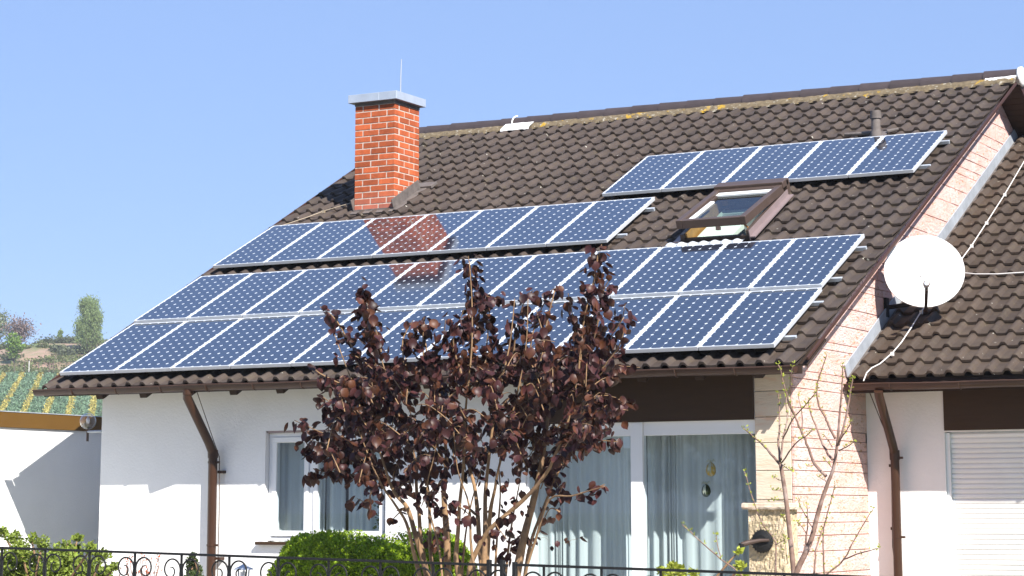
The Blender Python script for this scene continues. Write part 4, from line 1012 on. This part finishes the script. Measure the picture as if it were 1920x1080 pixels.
while k_ < 200:
    x = rh.uniform(600, 1150); y = rh.uniform(600, 900) if rh.random() < .55 else rh.uniform(690, 880)
    if not inpoly(x, y): continue
    if y > 810 and rh.random() < .3: continue
    if 870 < x < 940 and 730 < y < 830 and rh.random() < .6: continue
    k_ += 1; Y = rh.uniform(-4.3, -2.6); dx = rh.uniform(-45, 45) + (x - 880) * .10; L = rh.uniform(30, 75)
    px = [(x - dx * .5, y + L * .5), (x, y), (x + dx * .5, y - L * .35), (x + dx, y - L * .3)]
    pts = smooth(stem3(px, Y, Y + rh.uniform(-.25, .25)), 3); n = len(pts)
    tw.tube(pts, [.005 * (1 - .7 * i / n) + .001 for i in range(n)], 4, False); leaf_on(pts, .95, side_tw=.034)
for k_ in range(34):       # small stray leaves among the stems below the crown
    x = rh.uniform(790, 1060); y = rh.uniform(880, 1050) if rh.random() < .7 else rh.uniform(850, 940)
    Y = rh.uniform(-4, -2.8); p = at(x, y, Y); q_ = p + Vector((rh.uniform(-.15, .15), 0, rh.uniform(.0, .12)))
    tw.tube([p, p.lerp(q_, .5) + Vector((0,0,.01)), q_], .0015, 3, False); leaf_on([p, q_], .9, (.04, .085), .04)
build('twig', tw, M['bark'], hz, kind='stuff')
# leaf blade, hanging from its petiole: pointed oval folded along the midrib, bent
lv = MB(); lv.open = True
rows_ = [(0, 0, 0), (.10, .24, .02), (.28, .40, .07), (.50, .43, .09), (.72, .33, .05), (.90, .14, -.02), (1.06, 0, -.10)]
for (t, w_, b_) in rows_:
    lv.v += [(-w_, b_ - w_ * .38 - .05 * sin(t * 3), -t), (0, b_, -t), (w_, b_ - w_ * .30 - .05 * sin(t * 3 + .5), -t)]
lv.f = [(i*3, i*3+1, i*3+4, i*3+3) for i in range(6)] + [(i*3+1, i*3+2, i*3+5, i*3+4) for i in range(6)]
ME_leaf = meshdata('leaf', lv, M['purple'], smooth='all')
lbase = [Vector(v.co) for v in ME_leaf.vertices]; lf = [tuple(p.vertices) for p in ME_leaf.polygons]
leaves.sort(key=lambda t: -t[1] / topx(t[0])[2])
vs = []; fs = []; tone = []
for i, (p, s_) in enumerate(leaves):
    rot = Matrix.Rotation(rh.uniform(-pi, pi), 4, 'Z') @ Matrix.Rotation(rh.uniform(-1.15, .25), 4, 'X') @ Matrix.Rotation(rh.gauss(0, .35), 4, 'Y')
    m = Matrix.Translation(p - W[hz]) @ rot @ Matrix.Scale(s_, 4)
    if i < 300:
        o = bpy.data.objects.new('leaf', ME_leaf); COL.objects.link(o); o.parent = hz; o.matrix_local = m
    else:
        b_ = len(vs); vs += [m @ v for v in lbase]; fs += [tuple(a + b_ for a in f) for f in lf]; t = rh.random(); tone += [t] * len(lf)
m2 = bpy.data.meshes.new('leaves'); m2.from_pydata(vs, [], fs); m2.materials.append(M['purple'])
for p in m2.polygons: p.use_smooth = True
m2.attributes.new('tone', 'FLOAT', 'FACE').data.foreach_set('value', tone)
link('leaves', m2, hz)['kind'] = 'stuff'
print('hazel leaves', len(leaves))

# ------------------------------------------------------------------ budding young tree at the right
rt = random.Random(4)
def zp(L): return [(1380 + x / 2.5714, 660 + y / 2.5714) for x, y in L]
BT = [ # polyline in the zoomed crop, start/end width px
 ([(300,1330),(290,1180),(280,1080),(262,900),(240,700),(215,540)], 12, 7, 1), ([(215,540),(205,450),(210,330),(205,200)], 5, 2, 0), ([(217,520),(225,420),(245,330),(240,190)], 4, 2, 0),
 ([(212,545),(150,470),(110,430),(35,365)], 5, 2, 0), ([(222,530),(290,440),(330,410),(365,378)], 3, 1.5, 0), ([(225,420),(270,330),(340,250),(385,190)], 3, 1.5, 0),
 ([(285,1330),(280,1180),(285,1080),(340,960),(370,880),(400,760),(440,640),(470,560),(490,430),(500,300),(512,160),(515,60)], 13, 2, 1),
 ([(437,600),(380,540),(340,440),(310,370),(280,300),(240,190),(205,60)], 6, 2, 0), ([(465,520),(420,450),(370,320),(345,240)], 5, 2, 0),
 ([(480,420),(445,350),(430,310),(400,260),(390,180),(405,110),(437,15)], 5, 2, 0), ([(495,450),(530,320),(550,200),(562,125)], 5, 2, 0), ([(500,430),(530,380),(557,335)], 3, 1.5, 0), ([(495,475),(530,460),(570,435)], 3, 1.5, 0),
 ([(370,1330),(400,1140),(430,1080),(520,1000),(580,890),(660,755)], 5, 1.5, 0), ([(520,1000),(600,970),(685,945)], 3, 1.5, 0), ([(425,1250),(425,1080),(420,880),(440,780),(480,640)], 4, 1.5, 0),
 ([(378,1080),(385,960),(415,860)], 4, 2, 0), ([(325,980),(345,850),(343,735)], 4, 1.5, 0), ([(375,860),(330,780),(298,710)], 3, 1.5, 0), ([(340,880),(320,845),(295,820)], 2, 1, 0),
 ([(200,1330),(190,1080),(190,920),(130,830),(85,720),(40,575)], 3.5, 1.5, 0), ([(190,930),(240,905)], 2, 1, 0), ([(280,300),(250,240),(262,160),(275,50)], 3, 1.2, 0), ([(320,400),(318,300),(300,200)], 3, 1.2, 0),
 ([(230,620),(180,608)], 1.5, 1, 0), ([(232,670),(178,665)], 1.5, 1, 0), ([(235,720),(172,712)], 1.5, 1, 0), ([(240,820),(225,790)], 1.5, 1, 0), ([(225,545),(268,575)], 1.5, 1, 0), ([(380,545),(340,555)], 1.5, 1, 0), ([(435,625),(400,600)], 1.5, 1, 0), ([(470,570),(430,520)], 2, 1, 0), ([(250,1020),(230,890)], 1.5, 1, 0), ([(465,460),(425,400)], 2, 1, 0),
 ([(200,1330),(120,1200),(30,1080),(-72,1000),(-177,908),(-257,833)], 3.5, 1.8, 0), ([(-72,1000),(-95,900),(-92,880)], 2, 1, 0),
]
bt = thing('budding_tree', 'young bare tree with yellow-green buds in front of the pink stone gable', 'tree', (at(1492, 1080, -3).x, -3, GROUND))
buds = []; br = None
for px, w0, w1, main in BT:
    Y = -3.0; y1 = Y + (0 if main else rt.uniform(-.45, .45)); P3 = zp(px); n = len(P3)
    pts = [at(x, y, Y + (y1 - Y) * (i / (n-1))) for i, (x, y) in enumerate(P3)]; pts = smooth(pts, 4); n = len(pts)
    if not main:
        pts = [p + Vector((rt.gauss(0, .002), rt.gauss(0, .004), rt.gauss(0, .002))) for p in pts]
    q = MB(); q.tube(pts, [(w0 + (w1 - w0) * (i / (n-1))) / 215 / 2 for i in range(n)], 7); build('trunk' if main else 'branch', q, M['bark2'], bt, smooth='all')
    if main: pts = pts[int(n * .75):]
    tipy = P3[-1][1]
    for i, p in enumerate(pts[len(pts)//3:]):
        f = i / max(1, len(pts) * .66)
        for k_ in range(1 + int(rt.random() < f * 1.6) + int(f > .75) * 1):
            d = Vector((rt.gauss(0, 1), rt.gauss(0, 1), rt.uniform(0, 1.2))).normalized()
            buds.append(p + d * rt.uniform(.005, .016))
leafmesh('bud', buds + [b_ + Vector((rt.gauss(0,.008), rt.gauss(0,.008), rt.gauss(0,.01))) for b_ in buds], .024, M['bud'], bt, up=.9, rng=rt, aspect=.5)

# ------------------------------------------------------------------ clipped hedge
rg = random.Random(8)
hy = -1.6; ha = (at(896, 1060, hy).x - at(494, 1060, hy).x) / 2
hed = thing('clipped_bush', 'bright green clipped round bush under the small window', 'bush', (at(690, 1060, hy).x, hy, GROUND))
hx = at(695, 1060, hy).x; htop = at(660, 1003, hy).z
def hedge_r(th, ph):    # superellipsoid radius factors
    return 1 + .02 * sin(3 * th + 1) + .015 * sin(5 * ph + th * 2) + .012 * sin(9 * th + 4 * ph)
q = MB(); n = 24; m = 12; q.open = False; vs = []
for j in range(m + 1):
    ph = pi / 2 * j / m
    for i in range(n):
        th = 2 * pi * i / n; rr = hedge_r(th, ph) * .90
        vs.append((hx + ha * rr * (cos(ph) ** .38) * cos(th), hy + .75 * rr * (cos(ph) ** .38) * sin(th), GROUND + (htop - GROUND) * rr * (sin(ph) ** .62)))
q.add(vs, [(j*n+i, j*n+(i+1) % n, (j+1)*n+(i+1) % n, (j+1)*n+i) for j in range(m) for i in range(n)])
build('dark_core', q, M['conifer'], hed)  # solid dark core, shade between the leaves put into its colour
pts = []
while len(pts) < 70000:
    th = rg.uniform(0, 2*pi); ph = math.asin(rg.random() ** 1.0)
    rr = hedge_r(th, ph) * (1 - abs(rg.gauss(0, .035)) + rg.uniform(0, .015))
    p = Vector((hx + ha * rr * (cos(ph) ** .38) * cos(th), hy + .75 * rr * (cos(ph) ** .38) * sin(th), GROUND + (htop - GROUND) * rr * (sin(ph) ** .62)))
    if p.z > -2.65 and p.y < hy + .35: pts.append(p)
leafmesh('foliage', pts, .028, M['hedge'], hed, up=.8, rng=rg)

# leafy shrub at lower left
def bush(name, label, cat, cx, cy, h, pts_px, Y, n, size, mt, spread=.12, group=None, seed=3, stems=6):
    r_ = random.Random(seed); t = thing(name, label, cat, (at(cx, cy, Y).x, Y, GROUND), group)
    q = MB(); base = Vector((at(cx, cy, Y).x, Y, GROUND)); pts = []
    for (x, y, rad, dn) in pts_px:
        c_ = at(x, y, Y + r_.uniform(-.3, .3)); q.tube(smooth([base + Vector((r_.uniform(-.1,.1), 0, 0)), base.lerp(c_, .6) + Vector((r_.uniform(-.1,.1), r_.uniform(-.1,.1), .1)), c_], 3), [.012] * 6 + [.004], 5)
        R = rad / 200
        for k_ in range(int(n * dn)):
            d = Vector((r_.gauss(0,1), r_.gauss(0,1), r_.gauss(0,1))).normalized() * R * r_.random() ** .45; pts.append(c_ + d)
    build('stem', q, M['bark'], t, smooth='all'); leafmesh('foliage', pts, size, mt, t, rng=r_, up=.5, aspect=.7)
    return t
bush('leafy_shrub', 'loose yellow-green shrub behind the fence at the lower left corner', 'shrub', 90, 1100, 1,
     [(20,1060,35,1),(60,1070,40,1.2),(110,1065,38,1.2),(150,1075,36,1),(175,1090,34,1),(40,1035,20,.35),(80,1020,14,.12),(25,1010,14,.15),(145,1010,7,.12),(145,1030,9,.15),(170,1030,12,.15),(200,1075,14,.2),(190,1045,14,.2),(5,1000,12,.12),(60,1012,12,.08),(118,1040,26,.4),(215,1065,8,.08),
      (20,1120,60,1.5),(90,1125,60,1.5),(160,1130,50,1.2)], -3.4, 900, .045, M['shrub'], seed=3)
bush('conifer', 'small narrow dark green conifer left of the brown downpipe', 'conifer', 362, 1100, 1,
     [(362,1042,7,.3),(360,1055,13,.7),(364,1070,17,1.2),(362,1090,22,2),(364,1115,26,2.5),(364,1150,30,3)], -2.2, 900, .022, M['conifer'], seed=5)
# twiggy shrub with orange-red buds
rq = random.Random(9)
t = thing('twiggy_shrub', 'sparse twiggy shrub with orange red buds in front of the white wall', 'shrub', (at(275, 1100, -2.6).x, -2.6, GROUND))
q = MB(); pts = []
for k_ in range(16):
    x1 = rq.uniform(225, 325); y1 = rq.uniform(1036, 1075); P3 = [at(275 + (x1 - 275) * .1, 1300, -2.6), at(275 + (x1 - 275) * .55, 1120, -2.6 + rq.uniform(-.2, .2)), at(x1 + rq.uniform(-8, 8), y1 + 25, -2.6 + rq.uniform(-.3, .3)), at(x1, y1, -2.6 + rq.uniform(-.3, .3))]
    P3 = smooth(P3, 4); q.tube(P3, [.007 * (1 - .8 * i / len(P3)) + .001 for i in range(len(P3))], 5)
    for p in P3[-7:]:
        for _ in range(1): pts.append(p + Vector((rq.gauss(0, .012), rq.gauss(0, .012), rq.gauss(0, .012))))
build('stem', q, M['bark2'], t); leafmesh('bud', pts, .03, M['redbud'], t, rng=rq, up=.8)
bush('leafy_plant', 'low fresh green plant in front of the right patio pane', 'plant', 1265, 1100, 1,
     [(1240,1072,7,.25),(1262,1066,9,.35),(1275,1072,9,.35),(1300,1078,9,.25),(1388,1062,7,.2),(1384,1035,5,.1),(1265,1095,30,1),(1390,1090,14,.5)], -1.2, 260, .05, M['bud'], seed=8)
# small plant inside the left window
t = thing('houseplant', 'dark green houseplant at the right side of the small window', 'plant', (4.15, YF + .19, WZ0 + .06))
pts = [];
for k_ in range(520):
    z = rq.random(); pts.append(Vector((4.16 - abs(rq.gauss(0, .045)) * (1.3 - z), YF + .17 + rq.gauss(0, .02), WZ0 + .15 + z * .95)))
leafmesh('foliage', pts, .055, M['hedge'] if False else M['conifer'], t, rng=rq)
q = MB(); q.tube([(4.15, YF + .18, WZ0 + .06), (4.15, YF + .18, WZ0 + 1.0)], .006, 5); build('stem', q, M['bark'], t)

# garden lantern and wooden post
lx = at(457, 1066, -2.4)
t = thing('garden_lantern', 'small roofed garden lantern glimpsed through the fence right of the downpipe', 'lantern', (lx.x, -2.4, GROUND))
q = MB(); q.tube([(lx.x, -2.4, GROUND), (lx.x, -2.4, lx.z - .16)], .02, 8); build('post', q, M['black'], t)
q = MB(); q.lathe((lx.x, -2.4, lx.z - .01), (0, 0, 1), [(.10, 0), (.09, .012), (.03, .04), (.008, .055), (.0, .06)], 10); build('lantern_roof', q, M['alu_dull'], t)
q = MB()
for i in range(6): a_ = 2*pi*i/6; q.tube([(lx.x + .05*cos(a_), -2.4 + .05*sin(a_), lx.z - .16), (lx.x + .06*cos(a_), -2.4 + .06*sin(a_), lx.z - .01)], .005, 5)
q.lathe((lx.x, -2.4, lx.z - .17), (0, 0, 1), [(.06, 0), (.06, .01)], 10); build('cage', q, M['alu_dull'], t)
q = MB(); q.tube([(lx.x, -2.4, lx.z - .15), (lx.x, -2.4, lx.z - .03)], .035, 10); build('light_glass', q, M['white'], t)
pp = at(130, 1018, -3.0); q = MB(); q.tube([(pp.x, -3, GROUND), (pp.x, -3, pp.z - .02), (pp.x, -3, pp.z)], [.03, .03, .02], 8)
solo('wooden_post', q, M['bark'], 'round wooden post sticking out of the leafy shrub at lower left', 'post', smooth=True)

# ------------------------------------------------------------------ the hillside: vineyard strips, hedgerow, trees
rb = random.Random(12)
def gp(d, e, dz=0): p = CAM + GD * d + GE * e; return Vector((p.x, p.y, gz(d, e) + dz))
def de(x, y, d):       # lateral e of pixel column x at distance d along GD
    v = CF + CR * ((x - PX0) / FPX) - CU * ((y - PY0) / FPX); return d / v.dot(GD) * v.dot(GE)
per = 1.17 * 2.4; e00 = -.70 * 2.4
def strip(name, off, width, hgt, mt, n, sz, label=None):
    pts = []
    for _ in range(n):
        d = rb.uniform(250, 352); i = rb.randint(-3, 4)
        pts.append(gp(d, e00 + i * per + .031 * (d - 288) + off + rb.uniform(-width/2, width/2), rb.random() ** 2 * hgt))
    return leafmesh(name, pts, sz, mt, rng=rb, up=.6, kind='stuff')
strip('yellow_flowers', 0, .85, .35, M['yellow'], 9000, .30)
strip('vineyard_grass', per * .5, per - 1.0, .45, M['vine'], 30000, .34)
pts = [gp(rb.uniform(352, 366), rb.uniform(-14, 16), rb.random() * .5) for _ in range(5000)]; leafmesh('dry_grass', pts, .5, M['bush'], rng=rb, kind='stuff')
q = None
for i, x in enumerate((27, 46, 54, 72, 92, 100)):      # vine posts along the top of the vineyard
    d = 352 + (i % 2); e = de(x, 700, d); p = gp(d, e); q = MB(); q.tube([p, p + Vector((0, 0, 1.7 + .2 * (i % 3)))], .06, 5)
    solo('vine_post', q, M['cable'] if x == 54 else M['bark3'], 'the pale thin post at the top edge of the vineyard' if x == 54 else '%s dark thin post from the left at the top edge of the vineyard' % ['first', 'second', '', 'third', 'fourth', 'fifth'][i], 'post', group='posts along the top of the vineyard')
def crown(name, label, cat, x, ybase, ytop, wpx, d, mt, n, size, shape='round', trunk=True, group=None, leafy=True, limbs=18, seed=1):
    r_ = random.Random(seed); e = de(x, ytop, d); b_ = gp(d, e, -.3)
    v = CF + CR * ((x - PX0) / FPX) - CU * ((ytop - PY0) / FPX); ztop_ = CAM.z + v.z * d / v.dot(GD); mpp = d / v.dot(GD) / FPX
    H = ztop_ - b_.z; R = wpx * mpp / 2; t = thing(name, label, cat, b_, group); pts = []; q = MB(); qb = MB()
    q.tube([b_, b_ + Vector((0, 0, H * .5)), b_ + Vector((R*.05, 0, H * .92))], [H * .018, H * .012, H * .003], 7)
    for k_ in range(limbs):
        if shape == 'column':
            z0 = r_.uniform(.04, .8); a_ = r_.uniform(0, 2*pi); pr = R * r_.uniform(.35, 1) * (1.0 if z0 < .45 else 1.0 - (z0 - .45) * 1.3); L = r_.uniform(.18, .32) * H
            p0 = b_ + Vector((0, 0, z0 * H)); p1 = p0 + Vector((cos(a_) * pr, sin(a_) * pr, L * .6)); p2 = p0 + Vector((cos(a_) * pr * .95, sin(a_) * pr * .95, L)); 
            if p2.z > ztop_: p2.z = ztop_ - r_.random() * .05 * H; p1.z = min(p1.z, p2.z)
        elif shape == 'round':
            z0 = r_.uniform(.15, .6); a_ = r_.uniform(0, 2*pi); el = r_.uniform(.1, 1.4); p0 = b_ + Vector((0, 0, z0 * H)); rr = r_.uniform(.6, 1)
            tip = b_ + Vector((R * rr * cos(el) * cos(a_), R * rr * cos(el) * sin(a_), H * (.5 + .5 * rr * sin(el)))); p2 = tip; p1 = p0.lerp(tip, .5) + Vector((0, 0, H * .04))
        else:
            a_ = r_.uniform(0, 2*pi); el = r_.uniform(.0, 1.5); rr = r_.uniform(.4, 1); p0 = b_ + Vector((R * .5 * cos(a_), 0, 0))
            p2 = b_ + Vector((R * rr * cos(el) * cos(a_), R * rr * cos(el) * sin(a_) * .6, H * rr * (.15 + .85 * sin(el)))); p1 = p0.lerp(p2, .5)
        seg = smooth([p0, p1, p2], 4); qb.tube(seg, [H * .007 * (1 - .8 * i / len(seg)) for i in range(len(seg))], 4, False)
        for _ in range(n // limbs):
            c_ = seg[r_.randint(2, len(seg) - 1)]; s_ = R * (.16 if shape == 'column' else .24)
            pts.append(c_ + Vector((r_.gauss(0, s_), r_.gauss(0, s_), r_.gauss(0, s_ * (1.6 if shape == 'column' else .8)))))
    if trunk: build('trunk', q, M['bark3'], t)
    build('limbs', qb, M['bark3'], t, kind='stuff')
    if shape == 'column': leafmesh('crown', pts, size, mt, t, rng=r_, up=1.4, aspect=.5)
    else: leafmesh('crown', pts, size, mt, t, rng=r_, up=.3)
    return t
crown('poplar_tree', 'tall narrow pale green poplar behind the left end of the roof', 'tree', 169, 690, 566, 47, 371, M['poplar'], 16000, .30, 'column', limbs=120, seed=2)
crown('young_tree', 'slender bright green young tree at the left edge below the bare tree', 'tree', 27, 690, 624, 34, 366, M['greentree'], 1500, .45, 'round', limbs=16, seed=3)
crown('bare_tree', 'bare brownish twiggy tree on the hill at the left edge', 'tree', 38, 665, 594, 58, 400, M['twigtree'], 1700, .40, 'round', limbs=60, seed=4)
crown('pale_tree', 'pale grey-green tree cut by the left edge of the photo', 'tree', -8, 665, 580, 64, 404, M['paletree'], 2600, .42, 'round', limbs=46, seed=5)
crown('young_tree', 'small upright tree on the skyline left of the poplar', 'tree', 114, 660, 622, 13, 392, M['poplar'], 500, .40, 'column', limbs=16, seed=6)
hb = [(6,668,646,42,'bush',385),(45,672,655,40,'bush',380),(75,668,652,40,'bush',390),(96,668,640,50,'bush2',396),(118,690,642,48,'bush2',384),(140,690,638,40,'bush',386),(110,700,662,50,'bush2',374),(85,690,662,36,'bush',378),(20,690,664,52,'bush2',372),(128,700,660,44,'bush2',370),(155,700,650,40,'bush',372),(185,700,640,50,'bush',390),(195,700,655,60,'bush2',372)]
hl = ['low olive bush at the foot of the pale tree', 'small olive bush between the two left-hand trees', 'low olive bush on the crest in the middle of the hedgerow', 'dark rounded bush below the small upright tree, on the crest', 'dark grey-green bush just left of the poplar',
      'lighter bush touching the poplar on its left', 'dark low bush below the hedgerow crest, above the vineyard', 'small bush on the pinkish bank', 'dark bush under the bare tree on the bank', 'dark bush below the poplar at the roof edge', 'olive bush at the foot of the poplar', 'bush behind the poplar beside the panel edge', 'dark bush right of the poplar behind the roof']
for i, (x, yb_, yt, wpx, mt, d) in enumerate(hb):
    crown('bush', hl[i], 'bush', x, yb_, yt, wpx, d, M[mt], 1500, .42, 'low', trunk=False, group='bushes of the hillside hedgerow', limbs=16, seed=30 + i)
print('objects', len(bpy.data.objects))

# ------------------------------------------------------------------ the air between here and the hill
hzb = MB(); c_ = CAM + GD * 150
for sz_, zz_ in ((0, GROUND - 3), (1, 48)):
    for (a_, b_) in ((-1360, -1610), (1360, -1610), (1360, 1610), (-1360, 1610)):
        p = c_ + GD * a_ + GE * b_; hzb.v.append((p.x, p.y, zz_))
hzb.f = [(0,3,2,1),(4,5,6,7),(0,1,5,4),(1,2,6,5),(2,3,7,6),(3,0,4,7)]
hm = bpy.data.materials.new('haze'); hm.use_nodes = True; n_ = hm.node_tree; n_.nodes.clear()
ho = n_.nodes.new('ShaderNodeOutputMaterial'); hv = n_.nodes.new('ShaderNodeVolumePrincipled')
hv.inputs['Color'].default_value = (.80, .87, 1.0, 1); hv.inputs['Density'].default_value = 0.0003; hv.inputs['Anisotropy'].default_value = 0.0
n_.links.new(hv.outputs[0], ho.inputs['Volume'])
build('haze', hzb, hm, kind='stuff')
